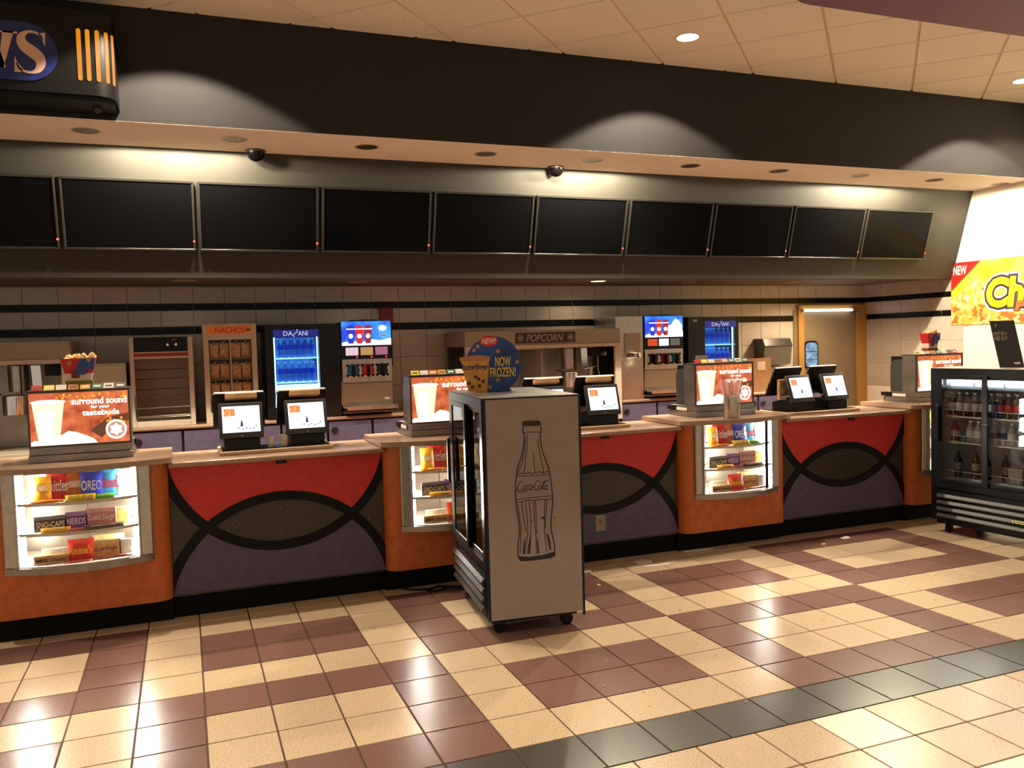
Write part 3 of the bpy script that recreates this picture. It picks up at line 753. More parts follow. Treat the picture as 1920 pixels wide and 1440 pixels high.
# popcorn cartons standing on two of the light boxes
cred = mat('carton_red', lin((190, 26, 28)), .5); cblue = mat('carton_blue', lin((34, 70, 140)), .5); cwhite = mat('carton_white', lin((224, 206, 186)), .5)
popc = mat('popcorn', lin((240, 205, 140)), .7, noise=.2, nscale=60)
def carton(loc, label, basem, sx=1.0):
    t = thing('popcorn_carton', label, 'carton', loc, 0, 'popcorn cartons on the light boxes'); t.scale = (1.38*sx, 1.1, 1.65); sx = 1.0
    def fr(w0, w1, d0, d1, z0, z1):
        b = MB(); A = [(-w0, -d0, z0), (w0, -d0, z0), (w0, d0, z0), (-w0, d0, z0)]; B = [(-w1, -d1, z1), (w1, -d1, z1), (w1, d1, z1), (-w1, d1, z1)]
        b.face(A); b.face(B)
        for i in range(4): b.face([A[i], A[(i+1) % 4], B[(i+1) % 4], B[i]])
        return b
    fr(.055*sx, .057*sx, .035, .036, 0, .032).build('stand', basem, t)
    fr(.050*sx, .057*sx, .034, .037, .032, .060).build('lower_side', cwhite, t)
    fr(.057*sx, .074*sx, .037, .045, .060, .118).build('upper_side', cred, t)
    b = MB(); b.ext([(-.012, .055), (.03, .055), (.035, .075), (.066, .075), (.072, .118), (.012, .118), (-.004, .09)], 'xz', -.0485, -.0465); b.build('blue_print', cblue, t)
    b = MB(); b.ext([(-.03, .042), (.004, .042), (.004, .058), (.036, .058), (.036, .072), (-.03, .072)], 'xz', -.046, -.043); b.build('red_print', mat('carton_deep_red', lin((130, 22, 20)), .5), t)
    MB().ext(arc(-.035, .10, .010, 0, 2*PI, 14)[:-1], 'xz', -.0475, -.046).build('round_print', mat('carton_pinkish', lin((170, 110, 110)), .5), t)
    MB().ext(arc(.045, .112, .009, 0, 2*PI, 14)[:-1], 'xz', -.0495, -.0485).build('face_print', mat('carton_tan', lin((190, 120, 70)), .5), t)
    rr = random.Random(2); p = MB()
    for i in range(26):
        x, y = rr.uniform(-.062, .062)*sx, rr.uniform(-.034, .034); r = rr.uniform(.010, .016); tb = bmesh.new(); bmesh.ops.create_icosphere(tb, subdivisions=1, radius=r)
        for v in tb.verts: v.co *= 1+rr.uniform(-.3, .3)
        p._merge(tb, Matrix.Translation((x, y, .116+rr.uniform(-.004, .01))))
    o = p.build('popcorn', popc, t, True); o['kind'] = 'stuff'
    return t
carton((UC[0]+.012, 2.757, 1.531), 'red and blue popcorn carton on top of the leftmost light box', mat('olive_stand', lin((130, 118, 40)), .5))
carton((UC[3]+.02, 2.757, 1.531), 'red popcorn carton on top of the light box beside the black cooler', mat('brown_stand', lin((120, 50, 36)), .5), .78)

# ---------------------------------------------------------------- tills
scr = emit('till_screen', (.88, .94, 1.0), 1.5); scr2 = emit('till_screen_red', lin((226, 70, 30)), 1.0, lin((250, 190, 120)), 60); scr3 = emit('till_screen_ink', lin((60, 70, 130)), .8)
tillgrey = mat('till_grey', (.030, .030, .030), .42)
def till(loc, rotz, label, wood=True, rear=True, bottle=(.0, -.02)):
    t = thing('till', label, 'till', loc, rotz, 'tills on the counter')
    # wedge base
    MB().ext([(-.09, 0), (.16, 0), (.16, .075), (.05, .10), (-.09, .07)], 'yz', -.118, .118).build('base', black, t)
    # customer display, tilted back
    d = MB().box(-.145, .145, -.012, .022, -.125, .125, .008, 2).build('customer_display', tillgrey, t, True, loc=(0, -.055, .195), rot=(-.30, 0, 0))
    s = MB().box(-.123, .123, -.0135, -.012, -.085, .098).build('screen', scr, d)
    MB().box(-.112, -.040, -.0142, -.0135, .03, .082).build('screen_picture', scr2, d)
    b = MB(); b.ext([(bottle[0]-.008, -.045), (bottle[0]+.012, -.045), (bottle[0]+.010, -.02), (bottle[0], .005), (bottle[0]-.005, -.02)], 'xz', -.0142, -.0135)
    for i, (x, z) in enumerate(((-.02, -.056), (.01, -.066), (.032, -.058), (.055, -.064), (.078, -.06), (.095, -.046))): b.box(x-.005, x+.005, -.0142, -.0135, z-.004, z+.004)
    b.build('screen_drawing', scr3, d)
    MB().box(-.006, .006, -.0132, -.012, -.112, -.104).build('maker_mark', grey, d)
    MB().box(-.05, .05, -.02, .05, .07, .12).build('neck', black, t)
    # cashier's monitor seen from behind
    if rear:
        r = MB().box(-.175, .175, -.014, .014, -.135, .135, .008, 2).build('cashier_monitor', black, t, True, loc=(0, .13, .255), rot=(.42, 0, 0))
        MB().box(-.165, .165, -.010, .012, .1352, .142, .002).build('monitor_top_edge', mat('lit_edge_tone', lin((190, 180, 165)), .4), r)  # pale strip paints the light caught along the black monitor's top
        MB().tube([(-.178, -.002, .13), (-.186, -.004, .10), (-.184, -.002, .02), (-.19, -.004, .0)], .003, 6).build('cable', grey, r)
        MB().box(-.03, .03, -.10, -.014, -.10, .0).build('arm', black, r)
    if wood: MB().box(-.105, .105, -.03, .03, -.020, .020, .004).build('wooden_block', woodm, t, loc=(.01, .045, .355), rot=(-.25, 0, 0))
    return t
def tray(xc, w_, lab):
    t = thing('counter_tray', lab, 'tray', (xc, 2.80, 1.0405), 0, 'wooden trays under the tills')
    MB().box(-w_/2, w_/2, -.16, .24, 0, .026, .004).build('board', mat('tray_laminate', lin((186, 156, 124)), .35), t)
    MB().box(-w_/2+.02, w_/2-.02, -.12, .22, .026, .032).build('black_mat', black, t)
tray(-.665, .76, 'low beige tray under the two left tills')
tray(1.70, .78, 'low beige tray under the tills beside the white-sided cooler')
tray(4.06, .80, 'low beige tray under the two right tills')
ZT = 1.0727
till((-.893, 2.78, ZT), .0, 'black till with lit display, left one of the left pair on the counter')
till((-.455, 2.80, ZT), .03, 'black till with lit display, right one of the left pair on the counter')
till((1.46, 2.86, ZT), -.05, 'black till mostly hidden behind the white-sided cooler')
till((1.89, 2.78, ZT), -.04, 'black till with lit display just right of the white-sided cooler')
till((3.835, 2.76, ZT), .16, 'black till with lit display and a standing wooden frame, of the right pair', wood=False)
till((4.24, 2.78, ZT), .12, 'black till with lit display, rightmost on the counter', wood=False)
t = thing('picture_frame', 'light wooden frame leaning behind the till of the right pair', 'frame', (3.79, 2.818, ZT+.20), .2)
b = MB(); b.box(-.115, .115, -.015, .015, .155, .175, .003); b.box(-.115, .115, -.015, .015, 0, .02, .003); b.box(-.115, -.095, -.015, .015, .02, .155, .003); b.box(.095, .115, -.015, .015, .02, .155, .003)
b.build('moulding', woodm, t); MB().box(-.095, .095, -.004, .01, .02, .155).build('panel', mat('tan_board', lin((186, 146, 104)), .6), t)
t.location.z = ZT+.105-.0; 
for x, y, r, h, lb in ((-.705, 2.72, .021, .072, 'small white cup beside the left till, the narrower of two'), (-.612, 2.74, .03, .078, 'white cup between the two left tills, the wider of two')):
    t = thing('paper_cup', lb, 'cup', (x, y, ZT), 0, 'white cups by the tills')
    MB().lathe([(r*.9, 0), (r, h), (r*.93, h), (r*.84, .004), (.001, .003)], n=20, caps=False).build('cup', mat('cup_white', lin((196, 184, 168)), .5), t, True)
    MB().lathe([(r*1.03, h-.003), (r*1.03, h+.002), (r*.95, h+.002)], n=20, caps=False).build('rim', mat('cup_rim', lin((214, 204, 190)), .5), t, True)
# steel cup with straws
t = thing('straw_cup', 'brushed steel cup standing in front of the middle light box', 'cup', (UC[2]-.055, 2.455, 1.0805))
MB().lathe([(.068, 0), (.070, .004), (.070, .185), (.067, .187), (.064, .185), (.064, .01), (.001, .008)], n=28, caps=False).build('cup', steel, t, True)
MB().lathe([(.0712, .178), (.0722, .183), (.0712, .188), (.067, .188)], n=28, caps=False).build('rim', chrome, t, True)
sw = mat('straw_wrap', lin((226, 190, 184)), .6); sw2 = mat('straw_wrap_red', lin((206, 120, 118)), .6)
rr = random.Random(11); me = MB().tube([(0, 0, 0), (0, 0, .305)], .0042, 6).mesh('wrapper', True); me.materials.append(sw)
me2 = MB().tube([(0, 0, 0), (0, 0, .305)], .0042, 6).mesh('wrapper', True); me2.materials.append(sw2)
for i in range(30):
    a = 2*PI*i/30+rr.uniform(-.1, .1); r = .05*math.sqrt(rr.uniform(.15, 1)); tilt = .27*r/.05+.03
    x, y = r*math.cos(a), r*math.sin(a)
    o = obj('drinking_straw', me if i % 4 else me2, None, None, loc=(UC[2]-.055+x*.4, 2.455+y*.4, 1.0805+.011), rot=(-tilt*math.sin(a), tilt*math.cos(a), 0))
    tag(o, 'paper-wrapped drinking straw standing in the steel cup', 'straw', 'wrapped straws in the steel cup')
# ================================================================ glass-door coolers in front of the counter
FL, FD, FH = .97, .59, 1.43
liner = mat('cooler_liner', lin((206, 212, 216)), .4)
wire = mat('white_wire', lin((225, 225, 222)), .4)
slatm = mat('grille_slat', (.05, .047, .044), .4, .1, spec=.3)
def cooler(loc, rotz, label, near_side, topm, lit):
    t = thing('drinks_cooler', label, 'cooler', loc, rotz, 'glass door drinks coolers')
    h = FL/2; zb, z0, z1 = .115, .485, 1.335
    b = MB()                                         # shell: back, sides, top, plinth
    b.box(-h, h, FD-.05, FD, zb, FH-.006); b.box(-h, -h+.045, .0, FD-.05, zb, FH-.006); b.box(h-.045, h, .0, FD-.05, zb, FH-.006)
    b.box(-h+.045, h-.045, 0.0, FD-.05, z1+.02, FH-.006); b.box(-h+.045, h-.045, .03, FD-.05, zb, z0-.01)
    b.build('shell', blackm, t)
    l = MB(); l.box(-h+.045, h-.045, FD-.056, FD-.05, z0-.01, z1+.02); l.box(-h+.045, -h+.05, .05, FD-.056, z0-.01, z1+.02); l.box(h-.05, h-.045, .05, FD-.056, z0-.01, z1+.02); l.box(-h+.045, h-.045, .05, FD-.056, z0-.012, z0-.006)
    l.build('liner', liner, t)
    MB().box(-h-.004, h+.004, -.004, FD+.004, FH-.006, FH, .002).build('top_plate', topm, t)
    side = MB().box(h, h+.008, .012, FD, zb-.005, FH-.012).build('side_panel', near_side, t)
    MB().box(-h-.008, -h, .0, FD, zb-.005, FH-.012).build('side_panel', blackm, t)
    MB().box(h-.002, h+.0095, -.004, .012, zb-.005, FH-.008).build('corner_trim', blackm, t)
    MB().box(h, h+.010, FD-.004, FD+.010, zb-.03, FH-.008).build('corner_trim', blackm, t)
    f = MB()                                         # fixed front frame
    f.box(-h, -h+.06, -.012, .03, .40, FH-.006); f.box(h-.06, h, -.012, .03, .40, FH-.006); f.box(-h+.06, h-.06, -.012, .03, z1+.035, FH-.006); f.box(-h+.06, h-.06, -.012, .03, .40, z0-.035)
    f.build('front_frame', blackm, t)
    for x0, x1, y in ((-h+.058, .030, -.008), (-.035, h-.058, .016)):    # sliding doors
        d = MB(); e = .05 
        d.box(x0, x0+e, y-.008, y+.008, z0-.035, z1+.035, .003); d.box(x1-e, x1, y-.008, y+.008, z0-.035, z1+.035, .003); d.box(x0+e, x1-e, y-.008, y+.008, z1, z1+.035, .003); d.box(x0+e, x1-e, y-.008, y+.008, z0-.035, z0, .003)
        do = d.build('sliding_door', blackm, t)
        MB().box(x0+e, x1-e, y-.002, y+.002, z0, z1).build('door_pane', glass('cooler_glass', (.96, .98, .98), 1.5), do)
    MB().ext([(-.03, .80), (-.03, 1.12), (-.05, 1.10), (-.05, .82)], 'yz', -h+.066, -h+.095).build('door_handle', black, t)
    MB().tube([(0.0, -.016, .97), (0.0, -.035, .97), (.045, -.037, .975)], .006, 8).build('door_lock', chrome, t, True)
    for z in (1.015, .795, z0+.005):                 # wire shelves
        b = MB()
        for i in range(15): b.tube([(-h+.055+(FL-.11)*i/14, .07, z), (-h+.055+(FL-.11)*i/14, FD-.06, z)], .0022, 5)
        b.box(-h+.05, h-.05, .066, .072, z-.008, z+.004)
        b.tube([(-h+.05, .068, z+.055), (h-.05, .068, z+.055)], .003, 6)
        for i in range(10): b.tube([(-h+.06+(FL-.12)*i/9, .068, z), (-h+.06+(FL-.12)*i/9, .068, z+.055)], .0022, 5)
        b.build('wire_shelf', wire, t)
        MB().box(-h+.09, -h+.21, .060, .064, z-.012, z+.010).build('price_tag', mat('tag_tan', lin((196, 176, 150)), .6), t)
    if lit:
        MB().box(-h+.05, h-.05, .06, .10, z1-.085, z1+.015).build('lamp_shield', mat('shield_grey', lin((176, 190, 200)), .4), t)
        MB().box(-h+.11, h-.11, .056, .06, z1-.05, z1-.01).build('lamp', emit('cooler_lamp', (.80, .93, 1.0), 48), t)
        for s in (-.36, -.13, .13, .36): MB().box(s-.006, s+.006, .052, .058, z1-.06, z1-.025).build('clip', grey, t)
    g = MB().box(-h+.05, h-.05, -.004, .03, zb, .385).build('grille_back', black, t)
    for i in range(4):
        z = .332-i*.056
        MB().ext([(-.022, z-.018), (-.030, z-.008), (-.012, z+.016), (-.004, z+.012)], 'yz', -h+.06, h-.06).build('grille_slat', slatm, t)
    MB().box(-h+.03, h-.03, .02, FD-.03, .085, zb).build('chassis', black, t)
    for x in (-h+.10, h-.10):
        for y in (.085, FD-.075):
            c = MB(); c.lathe([(.036, -.014), (.040, -.010), (.040, .010), (.036, .014)], c=(x, y, .0402), n=18, axis='x'); c.box(x-.022, x-.016, y-.02, y+.02, .04, .088); c.box(x+.016, x+.022, y-.02, y+.02, .04, .088)
            c.build('caster', black, t, True)
    return t, side
u = math.radians(-95.92)
def corner(fx, fy, a): return (fx+FL/2*math.cos(a), fy+FL/2*math.sin(a), 0)
coke, side = cooler(corner(.470, 2.272, u), u, 'wheeled drinks cooler with a white side showing a bottle drawing', mat('white_side', lin((146, 132, 122)), .45, noise=.04, nscale=6), mat('cooler_top', (.36, .34, .32), .3, .85, noise=.3, nscale=9), False)
u2 = math.radians(-84.9)
bc, _ = cooler(corner(4.780, 2.142, u2), u2, 'black drinks cooler at the right edge with lit bottles inside', blackm, mat('cooler_top_pale', lin((196, 180, 160)), .4), True)
# bottle drawing on the white side: local frame of the side, x -> depth, facing +x
ink = mat('drawing_ink', (.012, .010, .010), .6)
dg = bpy.data.objects.new('bottle_drawing', None)
bpy.data.objects.remove(dg)
def drawing():
    K = .001/4.8*1.0
    sc_ = (1.285-.445)/ (1365-80)                 # m per crop pixel (vertical)
    sx = sc_*1.0
    def Q(L): return [((x-315)*sx*1.0, 1.285-(y-80+ (x-315)*.06)*sc_) for x, y in L]
    b = MB(); y0, y1 = -.0012, 0
    W = 8*sc_
    def S(L, wd=1.0): b.stroke(Q(L), W*wd, y0, y1)
    def mir(L, c=313): return [(2*c-x, y) for x, y in L]
    left = [(232, 128), (222, 165), (222, 190), (235, 200), (232, 260), (222, 330), (205, 400), (180, 465), (155, 535), (152, 580), (140, 650), (135, 740), (138, 830), (145, 900), (158, 985), (165, 1060), (160, 1130), (148, 1200), (142, 1270), (148, 1330)]
    right = [(388, 128), (395, 165), (394, 190), (384, 200), (386, 260), (396, 330), (415, 400), (440, 465), (462, 535), (466, 580), (478, 650), (486, 740), (488, 830), (480, 900), (468, 985), (464, 1060), (474, 1130), (490, 1200), (496, 1270), (494, 1330)]
    S(left, 1.25); S(right, 1.25)
    b.ext(Q([(218, 92), (260, 82), (350, 80), (388, 86), (392, 118), (380, 128), (230, 132), (216, 124)]), 'xz', y0, y1)
    S([(225, 198), (260, 186), (345, 184), (392, 188)], .8)
    for wv in (555, ):
        S([(155, 572), (190, 560), (222, 568), (260, 552), (310, 566), (330, 556), (365, 548), (405, 558), (440, 545), (466, 550)], .9)
    S([(152, 588), (300, 582), (466, 572)], .7)
    S([(140, 800), (250, 788), (400, 776), (488, 768)], .7)
    S([(138, 820), (190, 824), (255, 806), (315, 812), (360, 800), (415, 806), (488, 796)], .9)
    for L in ([(262, 210), (258, 320), (240, 430), (222, 560)], [(245, 240), (228, 380), (205, 470), (165, 560)], [(314, 375), (320, 470), (326, 560)], [(360, 250), (372, 350), (390, 450), (408, 555)],
              [(155, 840), (168, 960), (180, 1060), (165, 1290)], [(192, 830), (205, 960), (225, 1100)], [(228, 825), (240, 960), (244, 1110), (205, 1300)], [(262, 820), (275, 960), (270, 1120), (228, 1300)],
              [(306, 815), (308, 960), (318, 1140), (322, 1300)], [(324, 812), (326, 960), (328, 1120)], [(412, 806), (404, 960), (402, 1110), (418, 1285)], [(430, 806), (418, 960), (410, 1060)]): S(L, .8)
    for L in ([(262, 1140), (250, 1200), (240, 1300), (260, 1300), (268, 1200), (272, 1140)], [(330, 1150), (328, 1230), (330, 1300), (346, 1300), (342, 1220), (334, 1150)], [(418, 1112), (430, 1180), (444, 1270), (460, 1270), (456, 1190), (438, 1130)], [(222, 1135), (200, 1200), (188, 1300), (206, 1300), (214, 1200)],
              [(145, 1318), (250, 1328), (400, 1310), (496, 1285), (494, 1325), (470, 1345), (300, 1362), (170, 1366), (150, 1345)]): b.ext(Q(L), 'xz', y0, y1)
    o = b.build('bottle_drawing', ink, side)
    # flowing script on the bottle's belly
    def ell(cx, cz, rx, rz_, a0, a1, n=12): return [(cx+rx*math.cos(math.radians(a0+(a1-a0)*i/n)), cz+rz_*math.sin(math.radians(a0+(a1-a0)*i/n))) for i in range(n+1)]
    L_ = [ell(.10, .55, .085, .40, 60, 330), [(.02, .35), (.0, .15), (.08, .02), (.22, .06), (.34, .12)],        # capital C with swash
          ell(.235, .42, .045, .22, 0, 360), ell(.33, .42, .042, .22, 50, 320), ell(.415, .42, .042, .22, 0, 360), [(.455, .62), (.455, .3), (.47, .2), (.49, .24)],
          [(.475, .45), (.53, .46)], ell(.60, .58, .075, .42, 65, 320), [(.63, .93), (.72, .80), (.86, .95), (.93, 1.02)],
          ell(.715, .42, .042, .22, 0, 360), [(.78, .25), (.80, .7), (.83, .95), (.80, .98), (.785, .6), (.79, .24), (.82, .2)], ell(.875, .42, .042, .22, 0, 360), [(.915, .62), (.915, .3), (.935, .2), (.96, .26)], ell(.985, .24, .006, .02, 0, 360, 6)]
    sb = MB(); x0_, x1_ = 152, 468; zt, zb_ = 628, 735
    for l in L_: sb.stroke(Q([(x0_+(p[0]+.10*(p[1]-.4))*(x1_-x0_)*.97, zb_-p[1]*(zb_-zt)) for p in l]), 7.5*sc_, -.0014, -.0002)
    sb.build('script_lettering', mat('drawing_grey', (.05, .04, .035), .6), o)
    # scuffs
    s = MB(); s.ext(Q([(365, 970), (395, 958), (412, 968), (408, 985), (380, 982)]), 'xz', y0, y1); s.ext(Q([(498, 966), (508, 964), (510, 976), (500, 978)]), 'xz', y0, y1); s.ext(Q([(262, 985), (290, 995), (296, 1003), (275, 996)]), 'xz', y0, y1)
    s.build('scuff_mark', mat('scuff', (.03, .02, .015), .7), o)
    return o
dr_ = drawing()
# side face is at local x = FL/2+.008; text plane xz must turn to face +x
dr_.rotation_euler = (0, 0, PI/2); dr_.location = (FL/2+.0082, .297, 0)
# bottles in the black cooler: local x along the front
def bottle_prof(r, h): return [(r*.82, 0), (r, .008), (r*.97, h*.28), (r*.9, h*.42), (r, h*.55), (r*.96, h*.66), (r*.55, h*.80), (r*.38, h*.88), (r*.38, h*.93)]
def bottle(name, r, h, body, labm, capm, z0=.28, z1=.56):
    t = thing(name, '', 'bottle')
    MB().lathe(bottle_prof(r, h), n=16).build('body', body, t, True)
    MB().lathe([(r*1.02, h*z0), (r*1.02, h*z1)], n=16, caps=False).build('label_wrap', labm, t, True)
    MB().lathe([(r*.44, h*.92), (r*.44, h*1.0), (r*.36, h*1.01)], n=12).build('cap', capm, t, True)
    return t
colab = mat('cola', (.016, .006, .004), .12); amber = mat('tea', (.12, .045, .015), .15); clr = mat('pale_bottle', lin((170, 186, 196)), .15); darkb = mat('dark_bottle', (.012, .014, .018), .12)
lw = mat('label_white', lin((206, 206, 206)), .4); lr_ = mat('label_red', lin((214, 24, 24)), .4); lbk = mat('label_navy', lin((44, 46, 88)), .4); lgy_ = mat('label_grey', lin((150, 146, 140)), .4)
capw = mat('cap_white', lin((220, 224, 228)), .3); capd = mat('cap_dark', (.02, .018, .018), .3)
def infridge(root, fx, x, y, z):
    a = fx.rotation_euler.z; c, s = math.cos(a), math.sin(a)
    return (fx.location.x+x*c-y*s, fx.location.y+x*s+y*c, z)
pro = {'w': bottle('drink_bottle', .030, .20, colab, lw, capw), 'r': bottle('drink_bottle', .030, .20, colab, lr_, capw), 'b': bottle('drink_bottle', .031, .19, clr, lbk, capw), 't': bottle('drink_bottle', .034, .17, amber, lw, capd), 'd': bottle('drink_bottle', .034, .22, darkb, lgy_, capd), 'g': bottle('drink_bottle', .036, .185, lgy_, lw, capw)}
used = set()
def put(kind, fx, x, y, z, label, group):
    p = pro[kind]
    if kind in used: q = dup(p, infridge(p, fx, x, y, z))
    else: q = p; q.location = infridge(p, fx, x, y, z); used.add(kind)
    q['label'] = label; q['group'] = group; q['category'] = 'bottle'
for i in range(11):
    x = -.375+.072*i
    k = 'w' if i < 6 else 'r'
    for y in (.115, .20): put(k, bc, x, y, 1.0175, 'dark bottle with %s label on the upper shelf of the black cooler' % ('white' if k == 'w' else 'red'), 'bottles with %s labels on the upper shelf' % ('white' if k == 'w' else 'red'))
for i, k in enumerate('t.gg.bbgb.g'):
    if k == '.': continue
    w_ = {'t': 'amber tea bottle with white label', 'g': 'grey bottle with white label', 'b': 'pale bottle with dark blue label'}[k]
    put(k, bc, -.35+.072*i, .12, .7975, w_+' on the middle shelf of the black cooler', w_+'s on the middle shelf')
for i in (0, 1, 2, 3, 5): put('d', bc, -.33+.13*i, .13+.05*(i % 2), .4925, 'dark bottle with grey label on the bottom shelf of the black cooler', 'dark bottles on the bottom shelf of the black cooler')
for i in range(5):
    put('d', coke, -.28+.14*i, .30, 1.0175, 'dark bottle on the upper shelf of the white-sided cooler', 'bottles on the upper shelf of the white-sided cooler')
t = thing('storage_tub', 'grey plastic tub on the bottom shelf of the black cooler', 'tub', infridge(None, bc, .20, .13, .4925), u2)
MB().box(-.06, .06, -.05, .06, 0, .12, .008, 2).build('tub', grey, t, True); MB().box(-.064, .064, -.054, .064, .12, .13, .003).build('lid', offw, t)
# maker's plate stickers low on the black cooler
MB().box(.25, .44, -.034, -.031, .212, .232).build('sticker', mat('sticker_yellow', lin((214, 204, 130)), .5), bc)
MB().box(.262, .275, -.0346, -.034, .216, .228).box(.285, .35, -.0346, -.034, .219, .225).build('sticker_mark', mat('sticker_ink', lin((70, 66, 40)), .5), bc)
MB().box(.34, .44, -.034, -.031, .158, .178).build('sticker', mat('sticker_green', lin((150, 170, 80)), .5), bc)
# round advert on the white-sided cooler
a_ = infridge(None, coke, .0, .28, FH)
t = thing('round_advert', 'round blue frozen treat advert standing on the white-sided cooler', 'advert', (.63, 1.90, FH+.0005), -.12)
dk = mat('advert_blue', lin((24, 74, 150)), .4, col2=lin((22, 40, 96)), nscale=5)
MB().ext(arc(.03, .175, .188, -PI/2+.45, 1.5*PI-.45, 40), 'xz', 0, .006).build('disc', dk, t)
MB().ext([(-.10, 0), (.15, 0), (.12, .03), (-.08, .03)], 'xz', .001, .005).build('foot', dk, t)
MB().box(-.05, .08, .006, .10, 0, .004).build('stand', paper, t)
MB().ext([(.0+.062*math.cos(i*PI/12), .332+.036*math.sin(i*PI/12)) for i in range(24)], 'xz', -.002, 0).build('red_badge', redp, t)
text('NEW!', whp, t, -.045, .047, .313, .351, -.0022, shear=.2, bold=.015)
yl = mat('advert_yellow', lin((244, 206, 70)), .5)
text('NOW', yl, t, .042, .146, .165, .226, -.0005, bold=.02); text('FROZEN!', yl, t, .004, .178, .095, .155, -.0005, bold=.02)
cupm = mat('treat_cup', lin((226, 166, 60)), .5, noise=.15, nscale=20); tan = mat('treat_rim', lin((190, 128, 80)), .5); choc = mat('chocolate', lin((70, 30, 16)), .5)
MB().ext([(-.145, .005), (-.02, .0), (.0, .215), (-.19, .215)], 'xz', -.004, -.001).build('cup_print', cupm, t)
MB().ext([(-.195, .205), (.004, .205), (.008, .232), (-.06, .243), (-.15, .238), (-.2, .228)], 'xz', -.006, -.003).build('cup_rim', tan, t)
for x, z in ((-.14, .06), (-.118, .035), (-.075, .085), (-.095, .10), (-.045, .07), (-.07, .04)): MB().ext(arc(x, z, .012, 0, 2*PI, 10)[:-1], 'xz', -.0055, -.004).build('chocolate_bite', choc, t)
text('Butterfinger', mat('advert_navy', lin((24, 40, 110)), .5), t, -.185, -.008, .135, .185, -.0048, shear=.15, bold=.02)
text('BITES', mat('advert_brown', lin((214, 140, 80)), .5), t, -.15, -.04, .105, .135, -.0048, bold=.0)
bite = mat('advert_bite', lin((196, 140, 100)), .5)
for x, z in ((-.075, .30), (.06, .265), (.19, .19), (.055, .075), (.0, .03), (-.10, .275)): MB().ext([(x-.014, z-.008), (x+.006, z-.014), (x+.015, z+.006), (x-.006, z+.014)], 'xz', -.002, 0).build('wafer_print', bite, t)
# black leaning card on the black cooler
t = thing('counter_card', 'black printed card standing tilted on the black cooler', 'card', (0, 0, 0))
t.location = infridge(None, bc, .10, .22, FH+.0005); t.rotation_euler = (0, 0, math.radians(-50))
MB().ext([(-.10, 0), (.075, 0), (.0, .385), (-.175, .385)], 'xz', 0, .004).build('card', mat('card_black', (.018, .016, .015), .45), t)
cg = mat('card_gold', lin((150, 138, 106)), .5)
x = text("DON'T BE A", cg, t, -.165, -.05, .265, .295, -.0005, bold=.02); x = text('WISE GUY.', cg, t, -.152, -.04, .225, .255, -.0005, bold=.02)
MB().box(-.135, -.125, -.0012, 0, .335, .36).build('card_mark', cg, t); MB().box(.0, .045, -.0012, 0, .03, .042).build('card_logo', paper, t)
MB().ext([(0.004, 0), (.10, 0), (.004, .22)], 'yz', -.03, -.027).build('easel', paper, t)

# ================================================================ back counter and machines
def back_counter(x0, x1, label, ndoor):
    t = thing('back_counter', label, 'counter', ((x0+x1)/2, 5.40, 0), 0, 'back counters'); h = (x1-x0)/2
    MB().box(-h, h, .03, .68, .10, 1.0).build('carcass', bandm, t)
    MB().box(-h, h, .08, .6, 0, .10).build('kick_board', toe, t)
    MB().box(-h, h, -.01, .69, 1.0, 1.035, .012, 3).build('worktop', stone, t, True)
    dw = 2*h/ndoor
    for i in range(ndoor):
        a = -h+dw*i
        d = MB().box(a+.012, a+dw-.012, .008, .03, .13, .985, .003).build('door', purple, t)
        MB().lathe([(.032, 0), (.034, -.012), (.028, -.02)], c=(a+.07 if i % 2 == 0 else a+dw-.07, .008, .90), n=18, axis='y').build('knob', knobm, d, True)
    return t
back_counter(-1.745, 1.50, 'back counter with purple doors under the nacho cabinet and drink machine', 7)
back_counter(3.52, 6.45, 'back counter with purple doors under the right drink machine', 6)
BZ = 1.0355
# hot food warmer
t = thing('food_warmer', 'off-white glass-front warming cabinet with two dials and a red stripe', 'warmer', (-1.435, 5.43, BZ), 0)
b = MB(); b.box(-.285, -.245, 0, .45, 0, .86, .004); b.box(.235, .28, 0, .45, 0, .86, .004); b.box(-.245, .235, 0, .45, 0, .055, .003); b.box(-.245, .235, .0, .45, .655, .72); b.box(-.245, .235, .43, .45, .055, .655); b.build('cabinet', offw, t)
MB().box(-.245, .235, .01, .44, .72, .86, .003).build('control_panel', black, t)
MB().box(-.245, .235, -.003, .0, .675, .708).build('red_stripe', mat('stripe_red', lin((150, 30, 36)), .5), t)
for x in (.055, .13):
    MB().lathe([(.022, .01), (.022, .004), (.014, -.012), (.010, -.016)], c=(x, 0, .785), n=18, axis='y').build('dial', chrome, t, True)
MB().box(.095, .135, .006, .0105, .828, .838).build('warning_label', mat('warn_red', lin((170, 50, 40)), .5), t)
MB().box(-.245, .235, .004, .008, .09, .655).build('door_pane', glass('warmer_glass', (.9, .89, .86)), t)
for z in (.55, .46, .36, .27, .18, .10, .085): MB().tube([(-.24, .05, z), (.23, .05, z+.004)], .004, 6).build('rack_rail', chrome, t)
MB().tube([(-.245, -.02, .70-.62), (-.252, -.03, .3), (-.245, -.02, .33)], .004, 6).build('handle', black, t)
